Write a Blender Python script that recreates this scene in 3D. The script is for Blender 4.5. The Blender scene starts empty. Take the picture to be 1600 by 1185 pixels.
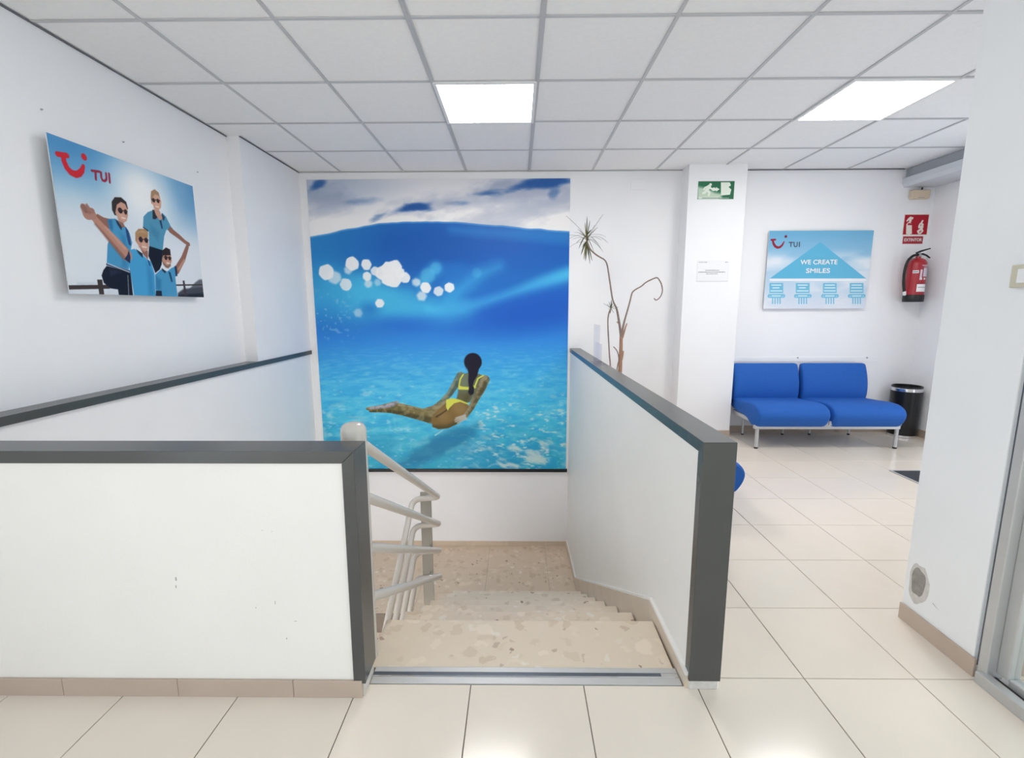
import bpy, bmesh, math, random
import numpy as np
from mathutils import Matrix, Vector

# ------------------------------------------------------------------ scene, camera, light
S = bpy.context.scene
col = S.collection
F_PX, PITCH, YAW, ROLL, CAM_Z = 731.15, 0.1545, 0.0114, -0.0027, 1.288
cam_d = bpy.data.cameras.new('camera')
cam = bpy.data.objects.new('camera', cam_d)
col.objects.link(cam)
cam_d.sensor_fit = 'HORIZONTAL'
cam_d.sensor_width = 36
cam_d.lens = F_PX / 1600 * 36
cam_d.clip_start = 0.02
cam.matrix_world = (Matrix.Translation((0, 0, CAM_Z)) @ Matrix.Rotation(YAW, 4, 'Z')
                    @ Matrix.Rotation(math.pi / 2 - PITCH, 4, 'X') @ Matrix.Rotation(ROLL, 4, 'Z'))
S.camera = cam
CAM_R = cam.matrix_world.to_3x3()

W = bpy.data.worlds.new('overcast_daylight')
S.world = W
W.use_nodes = True
bg = W.node_tree.nodes['Background']
bg.inputs[0].default_value = (0.86, 0.93, 1.0, 1)
bg.inputs[1].default_value = 1.65
PANEL_STRENGTH = 13.5
S.view_settings.view_transform = 'Standard'
S.view_settings.look = 'None'
S.view_settings.gamma = 1
S.view_settings.use_curve_mapping = False
S.view_settings.exposure = 0.76

# ------------------------------------------------------------------ helpers
def at(px, py, axis, v):
    """the point where the sight line of a photo pixel (1600 x 1185) meets a real plane of the room"""
    d = CAM_R @ Vector(((px - 800) / F_PX, (592.5 - py) / F_PX, -1))
    i = 'xyz'.index(axis)
    o = Vector((0, 0, CAM_Z))
    return o + d * ((v - o[i]) / d[i])

def lin(c):
    c = np.asarray(c, float) / 255.0
    return np.where(c <= 0.04045, c / 12.92, ((c + 0.055) / 1.055) ** 2.4)

def mat(name, rgb, rough=0.5, metal=0.0, spec=0.5, vary=0.0, vscale=6.0, bump=0.0, bscale=80.0, coat=0.0, objvary=0.0):
    m = bpy.data.materials.new(name)
    m.use_nodes = True
    nt = m.node_tree
    p = nt.nodes['Principled BSDF']
    c = lin(rgb)
    p.inputs['Base Color'].default_value = (*c, 1)
    p.inputs['Roughness'].default_value = rough
    p.inputs['Metallic'].default_value = metal
    p.inputs['Specular IOR Level'].default_value = spec
    p.inputs['Coat Weight'].default_value = coat
    tc = nt.nodes.new('ShaderNodeTexCoord')
    if vary:
        n = nt.nodes.new('ShaderNodeTexNoise')
        n.inputs['Scale'].default_value = vscale
        n.inputs['Detail'].default_value = 5
        nt.links.new(tc.outputs['Object'], n.inputs['Vector'])
        r = nt.nodes.new('ShaderNodeMapRange')
        r.inputs[1].default_value = 0.3
        r.inputs[2].default_value = 0.7
        r.inputs[3].default_value = 1 - vary
        r.inputs[4].default_value = 1 + vary
        nt.links.new(n.outputs['Fac'], r.inputs[0])
        fac = r.outputs[0]
        if objvary:
            oi = nt.nodes.new('ShaderNodeObjectInfo')
            r2 = nt.nodes.new('ShaderNodeMapRange')
            r2.inputs[3].default_value = 1 - objvary
            r2.inputs[4].default_value = 1 + objvary
            nt.links.new(oi.outputs['Random'], r2.inputs[0])
            mm = nt.nodes.new('ShaderNodeMath')
            mm.operation = 'MULTIPLY'
            nt.links.new(fac, mm.inputs[0])
            nt.links.new(r2.outputs[0], mm.inputs[1])
            fac = mm.outputs[0]
        mx = nt.nodes.new('ShaderNodeVectorMath')
        mx.operation = 'SCALE'
        mx.inputs[0].default_value = tuple(c)
        nt.links.new(fac, mx.inputs['Scale'])
        nt.links.new(mx.outputs[0], p.inputs['Base Color'])
    if bump:
        n = nt.nodes.new('ShaderNodeTexNoise')
        n.inputs['Scale'].default_value = bscale
        n.inputs['Detail'].default_value = 3
        nt.links.new(tc.outputs['Object'], n.inputs['Vector'])
        b = nt.nodes.new('ShaderNodeBump')
        b.inputs['Strength'].default_value = bump
        b.inputs['Distance'].default_value = 0.002
        nt.links.new(n.outputs['Fac'], b.inputs['Height'])
        nt.links.new(b.outputs[0], p.inputs['Normal'])
    return m

def print_mat(name, rough=0.35):
    m = bpy.data.materials.new(name)
    m.use_nodes = True
    nt = m.node_tree
    a = nt.nodes.new('ShaderNodeVertexColor')
    a.layer_name = 'print'
    p = nt.nodes['Principled BSDF']
    p.inputs['Roughness'].default_value = rough
    p.inputs['Specular IOR Level'].default_value = 0.25
    nt.links.new(a.outputs[0], p.inputs['Base Color'])
    return m

def emit_mat(name, rgb, strength):
    m = bpy.data.materials.new(name)
    m.use_nodes = True
    nt = m.node_tree
    nt.nodes.remove(nt.nodes['Principled BSDF'])
    e = nt.nodes.new('ShaderNodeEmission')
    e.inputs[0].default_value = (*lin(rgb), 1)
    e.inputs[1].default_value = strength
    nt.links.new(e.outputs[0], nt.nodes['Material Output'].inputs[0])
    return m

def glass_mat(name, rgb, rough=0.02):
    m = bpy.data.materials.new(name)
    m.use_nodes = True
    nt = m.node_tree
    nt.nodes.remove(nt.nodes['Principled BSDF'])
    t = nt.nodes.new('ShaderNodeBsdfTransparent')
    t.inputs[0].default_value = (*lin(rgb), 1)
    g = nt.nodes.new('ShaderNodeBsdfGlossy')
    g.inputs['Roughness'].default_value = rough
    mx = nt.nodes.new('ShaderNodeMixShader')
    mx.inputs[0].default_value = 0.045
    nt.links.new(t.outputs[0], mx.inputs[1])
    nt.links.new(g.outputs[0], mx.inputs[2])
    nt.links.new(mx.outputs[0], nt.nodes['Material Output'].inputs[0])
    return m

def terrazzo_mat(name, base, scale=9.0, rough=0.32):
    m = bpy.data.materials.new(name)
    m.use_nodes = True
    nt = m.node_tree
    p = nt.nodes['Principled BSDF']
    p.inputs['Roughness'].default_value = rough
    geo = nt.nodes.new('ShaderNodeNewGeometry')
    wn = nt.nodes.new('ShaderNodeTexNoise')
    wn.inputs['Scale'].default_value = 14
    wn.inputs['Detail'].default_value = 3
    nt.links.new(geo.outputs['Position'], wn.inputs['Vector'])
    wa = nt.nodes.new('ShaderNodeVectorMath')
    wa.operation = 'MULTIPLY_ADD'
    wa.inputs[1].default_value = (0.10, 0.10, 0.10)
    nt.links.new(wn.outputs['Color'], wa.inputs[0])
    nt.links.new(geo.outputs['Position'], wa.inputs[2])
    last = None
    def chips(sc, lo, hi, colr, prev):
        v = nt.nodes.new('ShaderNodeTexVoronoi')
        v.inputs['Scale'].default_value = sc
        v.inputs['Randomness'].default_value = 1
        nt.links.new(wa.outputs[0], v.inputs['Vector'])
        sep = nt.nodes.new('ShaderNodeSeparateColor')
        nt.links.new(v.outputs['Color'], sep.inputs[0])
        gt = nt.nodes.new('ShaderNodeMapRange')       # which cells carry such a chip
        gt.inputs[1].default_value = lo
        gt.inputs[2].default_value = hi
        nt.links.new(sep.outputs[0], gt.inputs[0])
        ed = nt.nodes.new('ShaderNodeMapRange')       # chip size inside its cell
        ed.inputs[1].default_value = 0.50
        ed.inputs[2].default_value = 0.42
        nt.links.new(v.outputs['Distance'], ed.inputs[0])
        mu = nt.nodes.new('ShaderNodeMath')
        mu.operation = 'MULTIPLY'
        nt.links.new(gt.outputs[0], mu.inputs[0])
        nt.links.new(ed.outputs[0], mu.inputs[1])
        mx = nt.nodes.new('ShaderNodeMix')
        mx.data_type = 'RGBA'
        nt.links.new(mu.outputs[0], mx.inputs['Factor'])
        if prev is None:
            mx.inputs['A'].default_value = (*lin(base), 1)
        else:
            nt.links.new(prev, mx.inputs['A'])
        mx.inputs['B'].default_value = (*lin(colr), 1)
        return mx.outputs['Result']
    b = base
    last = chips(scale, 0.55, 0.95, (min(255, b[0] + 10), min(255, b[1] + 10), min(255, b[2] + 11)), last)
    last = chips(scale * 1.2, 0.74, 1.15, (b[0] - 22, b[1] - 28, b[2] - 34), last)
    last = chips(scale * 1.8, 0.88, 1.06, (238, 230, 216), last)
    last = chips(scale * 2.4, 0.93, 1.10, (b[0] - 48, b[1] - 58, b[2] - 64), last)
    last = chips(scale * 2.9, 0.975, 1.0, (150, 118, 92), last)
    nt.links.new(last, p.inputs['Base Color'])
    return m

M = dict(
    wall=mat('white_wall_paint', (245, 245, 247), 0.55, vary=0.012, vscale=2.5, bump=0.12, bscale=140),
    half=mat('white_half_wall_paint', (240, 237, 231), 0.5, vary=0.015, vscale=3, bump=0.15, bscale=120),
    pillar=mat('pale_grey_wall_paint', (238, 239, 239), 0.55, vary=0.015, vscale=2.5, bump=0.12, bscale=120),
    tile=mat('cream_floor_tile', (234, 223, 209), 0.16, vary=0.035, vscale=2.2, objvary=0.018, bump=0.02, bscale=8),
    grout=mat('dark_grout', (122, 112, 102), 0.9, vary=0.08, vscale=30),
    skirt=mat('beige_skirting_tile', (188, 170, 154), 0.3, vary=0.05, vscale=5),
    skirt2=mat('cream_stair_skirting', (214, 198, 178), 0.3, vary=0.05, vscale=7),
    ctile=mat('ceiling_tile_mineral_fibre', (244, 244, 244), 0.9, vary=0.015, vscale=40, bump=0.25, bscale=500),
    tbar=mat('ceiling_grid_grey', (196, 197, 199), 0.45),
    tgap=mat('ceiling_void_dark', (112, 114, 118), 0.9),
    cap=mat('anthracite_trim_paint', (72, 73, 71), 0.27, spec=0.6, vary=0.03, vscale=5),
    rail=mat('cream_rail_paint', (200, 194, 186), 0.26, coat=0.3),
    steel=mat('satin_steel', (176, 178, 180), 0.28, metal=1.0, vary=0.04, vscale=20),
    alu=mat('anodised_aluminium', (196, 196, 195), 0.42, metal=0.5, vary=0.03, vscale=8),
    alu_dark=mat('dark_aluminium_groove', (96, 104, 112), 0.35, metal=0.7),  # darker blue-grey metal for the threshold band and jamb seal
    blue=mat('royal_blue_upholstery', (20, 92, 180), 0.75, vary=0.05, vscale=60, bump=0.25, bscale=420),
    chairlegs=mat('silver_painted_steel', (198, 200, 202), 0.35, metal=0.35),
    black=mat('black_plastic', (22, 22, 24), 0.45, vary=0.08, vscale=30),
    binblack=mat('black_enamel', (18, 19, 22), 0.3, vary=0.08, vscale=30),
    postgrey=mat('grey_post_paint', (150, 147, 138), 0.5),
    chrome=mat('chrome', (225, 226, 228), 0.12, metal=1.0),
    red=mat('extinguisher_red', (172, 38, 50), 0.3, vary=0.03, vscale=12),
    white=mat('white_plastic', (238, 238, 236), 0.4),
    paper=mat('white_paper', (240, 241, 243), 0.7),
    ink=mat('dark_ink', (70, 72, 76), 0.7),
    greyink=mat('grey_ink', (130, 133, 138), 0.7),
    beige=mat('beige_plastic', (222, 203, 178), 0.45, vary=0.03, vscale=20),
    ivory=mat('ivory_plastic', (206, 198, 176), 0.45),
    bark=mat('dry_plant_stem', (166, 128, 106), 0.85, vary=0.16, vscale=60, bump=0.5, bscale=160),
    bark2=mat('grey_plant_stem', (140, 122, 112), 0.85, vary=0.14, vscale=60, bump=0.4, bscale=160),
    leaf=mat('dracaena_leaf', (78, 88, 50), 0.5, vary=0.18, vscale=18),
    leaf2=mat('dry_leaf', (132, 122, 76), 0.6, vary=0.18, vscale=18),
    pot=mat('terracotta_pot', (150, 88, 62), 0.7, vary=0.08, vscale=14),
    soil=mat('dark_soil', (62, 48, 38), 0.95, vary=0.2, vscale=60),
    mat=mat('charcoal_door_mat', (52, 55, 60), 0.95, vary=0.25, vscale=160, bump=0.6, bscale=400),
    board=mat('white_board_edge', (226, 230, 234), 0.5),
    plaster=mat('bare_plaster', (150, 144, 138), 0.9, vary=0.18, vscale=40, bump=0.8, bscale=70),
    plaster_rim=mat('chipped_paint_rim', (206, 202, 196), 0.8, vary=0.08, vscale=60),
    scuff=mat('grey_scuff', (176, 173, 168), 0.8),
    duct=mat('pale_grey_shutter_box', (214, 217, 222), 0.5),
    duct2=mat('grey_shutter_slot', (170, 174, 180), 0.55),
    terrazzo=terrazzo_mat('terrazzo_tread', (226, 210, 188), 13),
    terrazzo2=terrazzo_mat('terrazzo_landing', (218, 196, 172), 13, 0.4),
    acrylic=glass_mat('clear_acrylic', (250, 250, 252)),
    glass=glass_mat('clear_glass', (242, 245, 244)),
    concrete=mat('stair_side_plaster', (205, 190, 170), 0.7, vary=0.05, vscale=9),
    led=emit_mat('led_diffuser', (255, 253, 250), PANEL_STRENGTH),
    lwhite=mat('white_lamp_frame', (240, 240, 238), 0.35),
    darktile=mat('lower_floor', (190, 178, 165), 0.4),
    pmural=print_mat('mural_print', 0.45),
    pposter=print_mat('poster_print', 0.35),
    psign=print_mat('sign_print', 0.4),
)

def finish(name, me, m, parent=None, smooth=False):
    o = bpy.data.objects.new(name, me)
    if m is not None:
        for mm in (m if isinstance(m, (list, tuple)) else [m]):
            me.materials.append(mm)
    if smooth:
        me.polygons.foreach_set('use_smooth', [True] * len(me.polygons))
    col.objects.link(o)
    o.parent = parent
    return o

def tag(o, label, cat, group=None, kind=None):
    o['label'] = label
    o['category'] = cat
    if group: o['group'] = group
    if kind: o['kind'] = kind
    return o

def struct(o, label, cat):
    return tag(o, label, cat, kind='structure')

def empty(name, loc=(0, 0, 0), rz=0.0):
    o = bpy.data.objects.new(name, None)
    o.empty_display_size = 0.1
    col.objects.link(o)
    o.location = loc
    o.rotation_euler = (0, 0, rz)
    return o

class MB:
    """collects boxes, prisms, tubes and lathes, then links them as one mesh object"""
    def __init__(s):
        s.v, s.f, s.mi = [], [], []
    def add(s, v, f, mi=0):
        n = len(s.v)
        s.v += [tuple(p) for p in v]
        s.f += [tuple(i + n for i in q) for q in f]
        s.mi += [mi] * len(f)
        return s
    def box(s, x0, x1, y0, y1, z0, z1, mi=0):
        v = [(x, y, z) for z in (z0, z1) for y in (y0, y1) for x in (x0, x1)]
        f = [(0, 2, 3, 1), (4, 5, 7, 6), (0, 1, 5, 4), (2, 6, 7, 3), (0, 4, 6, 2), (1, 3, 7, 5)]
        return s.add(v, f, mi)
    def prism(s, a, b, mi=0):
        """two matching loops of points joined by side faces and closed"""
        n = len(a)
        f = [tuple(range(n))[::-1], tuple(range(n, 2 * n))]
        f += [(i, (i + 1) % n, n + (i + 1) % n, n + i) for i in range(n)]
        return s.add(list(a) + list(b), f, mi)
    def tube(s, path, r, n=12, mi=0, dome=True):
        P = [Vector(p) for p in path]
        R = r if isinstance(r, (list, tuple)) else [r] * len(P)
        T = [(P[min(i + 1, len(P) - 1)] - P[max(i - 1, 0)]).normalized() for i in range(len(P))]
        u = T[0].orthogonal().normalized()
        rings = []
        for i, (p, t) in enumerate(zip(P, T)):
            u = (u - t * u.dot(t)).normalized()
            w = t.cross(u)
            rings.append((p, u.copy(), w, t, R[i]))
        loops = []
        if dome:
            p, a, b, t, rr = rings[0]
            for k in (0.35, 0.75):
                loops.append((p - t * rr * math.sqrt(1 - k * k) * 0.8, a, b, rr * k))
        for p, a, b, t, rr in rings: loops.append((p, a, b, rr))
        if dome:
            p, a, b, t, rr = rings[-1]
            for k in (0.75, 0.35):
                loops.append((p + t * rr * math.sqrt(1 - k * k) * 0.8, a, b, rr * k))
        v = []
        for p, a, b, rr in loops:
            v += [p + (a * math.cos(2 * math.pi * k / n) + b * math.sin(2 * math.pi * k / n)) * rr for k in range(n)]
        f = [(i * n + k, i * n + (k + 1) % n, (i + 1) * n + (k + 1) % n, (i + 1) * n + k)
             for i in range(len(loops) - 1) for k in range(n)]
        f += [tuple(range(n))[::-1], tuple(range((len(loops) - 1) * n, len(loops) * n))]
        return s.add(v, f, mi)
    def lathe(s, prof, c=(0, 0, 0), n=32, mi=0, close=True):
        v, f = [], []
        for r, z in prof:
            v += [(c[0] + r * math.cos(2 * math.pi * k / n), c[1] + r * math.sin(2 * math.pi * k / n), c[2] + z) for k in range(n)]
        for i in range(len(prof) - 1):
            f += [(i * n + k, i * n + (k + 1) % n, (i + 1) * n + (k + 1) % n, (i + 1) * n + k) for k in range(n)]
        if close:
            f += [tuple(range(n))[::-1], tuple(range((len(prof) - 1) * n, len(prof) * n))]
        return s.add(v, f, mi)
    def mesh(s, name):
        me = bpy.data.meshes.new(name)
        me.from_pydata(s.v, [], s.f)
        me.polygons.foreach_set('material_index', s.mi)
        bm = bmesh.new()
        bm.from_mesh(me)
        bmesh.ops.recalc_face_normals(bm, faces=bm.faces)
        bm.to_mesh(me)
        bm.free()
        return me
    def build(s, name, m, parent=None, smooth=False, bevel=0.0, seg=2):
        o = finish(name, s.mesh(name), m, parent, smooth)
        if bevel:
            b = o.modifiers.new('bevel', 'BEVEL')
            b.width = bevel
            b.segments = seg
            b.limit_method = 'ANGLE'
            b.angle_limit = math.radians(40)
            b.harden_normals = False
        return o

def box(name, x0, x1, y0, y1, z0, z1, m, parent=None, bevel=0.0):
    return MB().box(x0, x1, y0, y1, z0, z1).build(name, m, parent, bevel=bevel)

def smooth_by_angle(o, deg=40):
    me = o.data
    me.polygons.foreach_set('use_smooth', [True] * len(me.polygons))
    bm = bmesh.new()
    bm.from_mesh(me)
    for e in bm.edges:
        if len(e.link_faces) == 2 and e.calc_face_angle(0) > math.radians(deg):
            e.smooth = False
    bm.to_mesh(me)
    bm.free()
    return o

def fillet(pts, rad, n=8):
    P = [Vector(p) for p in pts]
    out = [P[0]]
    for i in range(1, len(P) - 1):
        a, b = (P[i - 1] - P[i]), (P[i + 1] - P[i])
        r = min(rad, a.length * 0.49, b.length * 0.49)
        p0, p1 = P[i] + a.normalized() * r, P[i] + b.normalized() * r
        for k in range(n + 1):
            t = k / n
            out.append(p0 * (1 - t) ** 2 + P[i] * 2 * t * (1 - t) + p1 * t * t)
    out.append(P[-1])
    return out

def spline(pts, n=6, closed=False):
    P = [Vector(p) for p in pts]
    m = len(P)
    out = []
    for i in range(m if closed else m - 1):
        if closed:
            a, b, c, d = (P[(i + k) % m] for k in (-1, 0, 1, 2))
        else:
            a, b, c, d = P[max(i - 1, 0)], P[i], P[i + 1], P[min(i + 2, m - 1)]
        for k in range(n):
            t = k / n
            out.append(0.5 * ((2 * b) + (c - a) * t + (2 * a - 5 * b + 4 * c - d) * t * t + (3 * b - a - 3 * c + d) * t ** 3))
    if not closed: out.append(P[-1])
    return out

def text_mesh(name, txt, size, m, parent, loc, bold=0.0, spacing=1.0, width=None):
    """flat lettering in the local x-z plane, facing -y"""
    cu = bpy.data.curves.new(name, 'FONT')
    cu.body = txt
    cu.size = size
    cu.align_x = 'CENTER'
    cu.align_y = 'CENTER'
    cu.space_character = spacing
    cu.resolution_u = 3
    t = bpy.data.objects.new(name, cu)
    col.objects.link(t)
    me = bpy.data.meshes.new_from_object(t.evaluated_get(bpy.context.evaluated_depsgraph_get()))
    bpy.data.objects.remove(t)
    bpy.data.curves.remove(cu)
    me.name = name
    co = np.empty(len(me.vertices) * 3)
    me.vertices.foreach_get('co', co)
    co = co.reshape(-1, 3)
    if width: co[:, 0] *= width / max(1e-6, np.ptp(co[:, 0]))
    me.update()
    polys = [tuple(p.vertices) for p in me.polygons]
    mb = MB()
    for k, (dx, dz) in enumerate(((-bold, 0), (bold, 0), (0, bold), (0, -bold)) if bold else ((0, 0),)):     # heavier strokes
        mb.add([(x + loc[0] + dx, loc[1] - 0.00025 * k, z + loc[2] + dz) for x, z, _ in co], polys)
    bpy.data.meshes.remove(me)
    return finish(name, mb.mesh(name), m, parent)

# ------------------------------------------------------------------ painted prints (colour attribute on a fine grid)
_rng = np.random.default_rng(7)
_LAT = _rng.random((256, 256))
def vnoise(x, y, seed=0):
    x = x + seed * 17.3
    y = y + seed * 9.7
    xi, yi = np.floor(x).astype(int), np.floor(y).astype(int)
    fx, fy = x - xi, y - yi
    fx, fy = fx * fx * (3 - 2 * fx), fy * fy * (3 - 2 * fy)
    g = lambda a, b: _LAT[a % 256, b % 256]
    return ((g(xi, yi) * (1 - fx) + g(xi + 1, yi) * fx) * (1 - fy) + (g(xi, yi + 1) * (1 - fx) + g(xi + 1, yi + 1) * fx) * fy)
def fbm(x, y, seed=0, oct=4):
    s, a, t = 0, 0.5, 0
    for k in range(oct):
        s = s + a * vnoise(x * 2 ** k, y * 2 ** k, seed + k * 3)
        t += a
        a *= 0.5
    return s / t
def ss(a, b, x):
    t = np.clip((x - a) / (b - a), 0, 1)
    return t * t * (3 - 2 * t)

class Canvas:
    """colours of a flat print, addressed in the print's own metres: U to the right, V up"""
    def __init__(s, u0, u1, v0, v1, nx, ny):
        s.nx, s.ny = nx, ny
        s.u, s.v = np.meshgrid(np.linspace(u0, u1, nx), np.linspace(v0, v1, ny))
        s.c = np.zeros((ny, nx, 3))
        s.px = (u1 - u0) / nx
    def blend(s, alpha, rgb):
        a = np.clip(alpha, 0, 1)[..., None]
        s.c = s.c * (1 - a) + np.asarray(rgb, float) * a
    def cover(s, sd, rgb, a=1.0, soft=None):
        w = soft or s.px * 0.8
        s.blend(a * np.clip(0.5 - sd / (2 * w), 0, 1), rgb)
    def ell(s, c, rx, ry, rot=0.0):
        du, dv = s.u - c[0], s.v - c[1]
        ca, sa = math.cos(rot), math.sin(rot)
        a, b = (du * ca + dv * sa) / rx, (-du * sa + dv * ca) / ry
        k = np.sqrt(a * a + b * b)
        return (k - 1) * min(rx, ry)
    def cap(s, a, b, ra, rb):
        ax, ay = a
        bx, by = b[0] - ax, b[1] - ay
        t = np.clip(((s.u - ax) * bx + (s.v - ay) * by) / (bx * bx + by * by + 1e-12), 0, 1)
        return np.hypot(s.u - ax - bx * t, s.v - ay - by * t) - (ra + (rb - ra) * t)
    def line(s, pts, r):
        R = r if isinstance(r, (list, tuple)) else [r] * len(pts)
        d = None
        for i in range(len(pts) - 1):
            k = s.cap(pts[i], pts[i + 1], R[i], R[i + 1])
            d = k if d is None else np.minimum(d, k)
        return d
    def poly(s, pts):
        d = np.full(s.u.shape, 1e9)
        ins = np.zeros(s.u.shape, bool)
        n = len(pts)
        for i in range(n):
            a, b = pts[i], pts[(i + 1) % n]
            d = np.minimum(d, s.cap(a, b, 0, 0))
            cr = ((a[1] > s.v) != (b[1] > s.v))
            dy = (b[1] - a[1]) if abs(b[1] - a[1]) > 1e-12 else 1e-12
            ins ^= cr & (s.u < (b[0] - a[0]) * (s.v - a[1]) / dy + a[0])
        return np.where(ins, -d, d)
    def build(s, name, m, parent, y=0.0):
        ny, nx = s.ny, s.nx
        me = bpy.data.meshes.new(name)
        co = np.stack([s.u, np.full(s.u.shape, y), s.v], -1).reshape(-1, 3).astype(np.float32)
        i = np.arange((ny - 1) * nx).reshape(ny - 1, nx)[:, :-1].ravel()
        q = np.stack([i, i + 1, i + nx + 1, i + nx], 1).astype(np.int32)
        me.vertices.add(len(co))
        me.vertices.foreach_set('co', co.ravel())
        me.loops.add(q.size)
        me.loops.foreach_set('vertex_index', q.ravel())
        me.polygons.add(len(q))
        me.polygons.foreach_set('loop_start', np.arange(0, q.size, 4, dtype=np.int32))
        me.update(calc_edges=True)
        ca = me.color_attributes.new('print', 'FLOAT_COLOR', 'POINT')
        rgba = np.ones((ny * nx, 4), np.float32)
        rgba[:, :3] = lin(np.clip(s.c, 0, 255)).reshape(-1, 3)
        ca.data.foreach_set('color', rgba.ravel())
        return finish(name, me, m, parent)

def smile_logo(cv, P, k):
    """red smile mark; P maps the mark's sketch points to the print, k is the size of one sketch unit"""
    red = (206, 32, 48)
    cv.cover(cv.line([P(152, 233), P(207, 241)], 11 * k), red)
    arc = [(184, 243), (192, 280), (208, 315), (232, 342), (258, 354), (280, 350), (297, 332), (306, 304)]
    cv.cover(cv.line([P(*a) for a in arc], [11 * k, 12 * k, 13 * k, 14 * k, 15 * k, 14 * k, 12 * k, 8 * k]), red)
    cv.cover(cv.ell(P(310, 250), 14 * k, 15 * k), red)

def brand_word(cv, P, k, rgb):
    w = 5.5 * k
    cv.cover(cv.line([P(356, 332), P(402, 338)], w), rgb)
    cv.cover(cv.line([P(378, 336), P(381, 384)], w), rgb)
    cv.cover(cv.line([P(411, 342), P(413, 372), P(421, 390), P(433, 394), P(443, 386), P(444, 372), P(441, 348)], w), rgb)
    cv.cover(cv.line([P(459, 350), P(464, 402)], w), rgb)

# ------------------------------------------------------------------ dimensions
ZC, YB = 2.559, 4.717                 # ceiling height, back wall
XL, XL2, XR = -2.195, -2.095, 3.975   # left wall, left wall beyond its step, right wall
TF, FX0, FY0 = 0.3874, 0.6141, 1.4656 # floor tile size and joint origin
CX0, CY0, CT = 0.1148, 1.7029, 0.6    # ceiling grid
YREAR = -3.5
RISE, GO, N0Y, ZL = 0.181, 0.31, 1.764, -1.267
hw_in = lambda y: 0.578 - (y - 1.41) * 0.0148      # inner face of the right half wall
HW_T = 0.106

# ------------------------------------------------------------------ floor
fl = MB()
fl.box(-2.4, FX0, -0.1, 1.43, -0.25, -0.004)
fl.box(FX0, XR + 0.2, -0.1, YB + 0.15, -0.25, -0.004)
fl.box(-2.4, XR + 0.2, YREAR, -0.1, -0.25, 0.0, 1)
floor = struct(fl.build('floor', [M['grout'], M['tile']]), 'floor of square cream ceramic tiles with dark joints', 'floor')
tile_me = {}
def floor_tile(x0, x1, y0, y1):
    if x1 - x0 < 0.02 or y1 - y0 < 0.02: return
    w, d = round(x1 - x0, 4), round(y1 - y0, 4)
    if (w, d) not in tile_me:
        g, b = 0.0016, 0.0012
        a = [(g, g, -0.004), (w - g, g, -0.004), (w - g, d - g, -0.004), (g, d - g, -0.004)]
        c = [(g, g, -b), (w - g, g, -b), (w - g, d - g, -b), (g, d - g, -b)]
        t = [(g + b, g + b, 0), (w - g - b, g + b, 0), (w - g - b, d - g - b, 0), (g + b, d - g - b, 0)]
        mb = MB()
        mb.add(a + c + t, [(i, (i + 1) % 4, 4 + (i + 1) % 4, 4 + i) for i in range(4)]
               + [(4 + i, 4 + (i + 1) % 4, 8 + (i + 1) % 4, 8 + i) for i in range(4)] + [(8, 9, 10, 11)])
        me = mb.mesh('tile')
        me.materials.append(M['tile'])
        tile_me[(w, d)] = me
    o = bpy.data.objects.new('tile', tile_me[(w, d)])
    col.objects.link(o)
    o.parent = floor
    o.location = (x0, y0, 0)
for i in range(-8, 10):
    for j in range(-5, 10):
        x0, x1 = FX0 + TF * i, FX0 + TF * (i + 1)
        y0, y1 = FY0 + TF * j, FY0 + TF * (j + 1)
        x0, x1, y0, y1 = max(x0, -2.195), min(x1, XR), max(y0, -0.1), min(y1, YB)
        if i < 0: y1 = min(y1, 1.43)
        floor_tile(x0, x1, y0, y1)

# ------------------------------------------------------------------ ceiling
ceil = MB()
ceil.box(-2.4, XR + 0.2, CY0, YB + 0.15, ZC + 0.03, ZC + 0.12, 1)
ceil.box(-2.4, XR + 0.2, YREAR, CY0, ZC, ZC + 0.12, 0)
ceiling = struct(ceil.build('ceiling', [M['ctile'], M['tgap']]), 'suspended ceiling of pale grey square panels in a metal grid', 'ceiling')
LIGHT_CELLS = [(-1, 2), (3, 2)]
panel_me = {}
for b in range(-4, 7):
    for a in range(0, 5):
        if (b, a) in LIGHT_CELLS: continue
        x0, x1 = max(CX0 + CT * b, XL), min(CX0 + CT * (b + 1), XR)
        y0, y1 = CY0 + CT * a, CY0 + CT * (a + 1)
        w = round(x1 - x0, 4)
        if w not in panel_me:
            me = MB().box(0.001, w - 0.001, 0.001, CT - 0.001, 0.004, 0.019).mesh('ceiling_panel')
            me.materials.append(M['ctile'])
            panel_me[w] = me
        o = bpy.data.objects.new('ceiling_panel', panel_me[w])
        col.objects.link(o)
        o.parent = ceiling
        o.location = (x0, y0, ZC)
for b in range(-3, 7):
    w = 0.013 if b in (-1, 0) else 0.0085
    x = CX0 + CT * b
    mb = MB().box(x - w, x + w, CY0, YB, ZC - 0.002, ZC + 0.0035)
    if b in (-1, 0): mb.box(x - 0.004, x + 0.004, CY0, YB, ZC - 0.006, ZC - 0.002)
    mb.build('grid_runner', M['tbar'], ceiling)
for a in range(0, 5):
    y = CY0 + CT * a
    MB().box(XL, XR, y - 0.0085, y + 0.0085, ZC - 0.0015, ZC + 0.003).build('grid_cross_bar', M['tbar'], ceiling)
MB().box(XL, XL + 0.012, CY0, 3.74, ZC - 0.004, ZC).box(XL2, XL2 + 0.012, 3.74, YB, ZC - 0.004, ZC).box(
    2.11, 3.66, YB - 0.014, YB, ZC - 0.004, ZC).build('edge_angle', M['tgap'], ceiling)
MB().box(XL2, 1.57, YB - 0.016, YB, ZC - 0.004, ZC).build('edge_angle', M['tbar'], ceiling)

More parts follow.
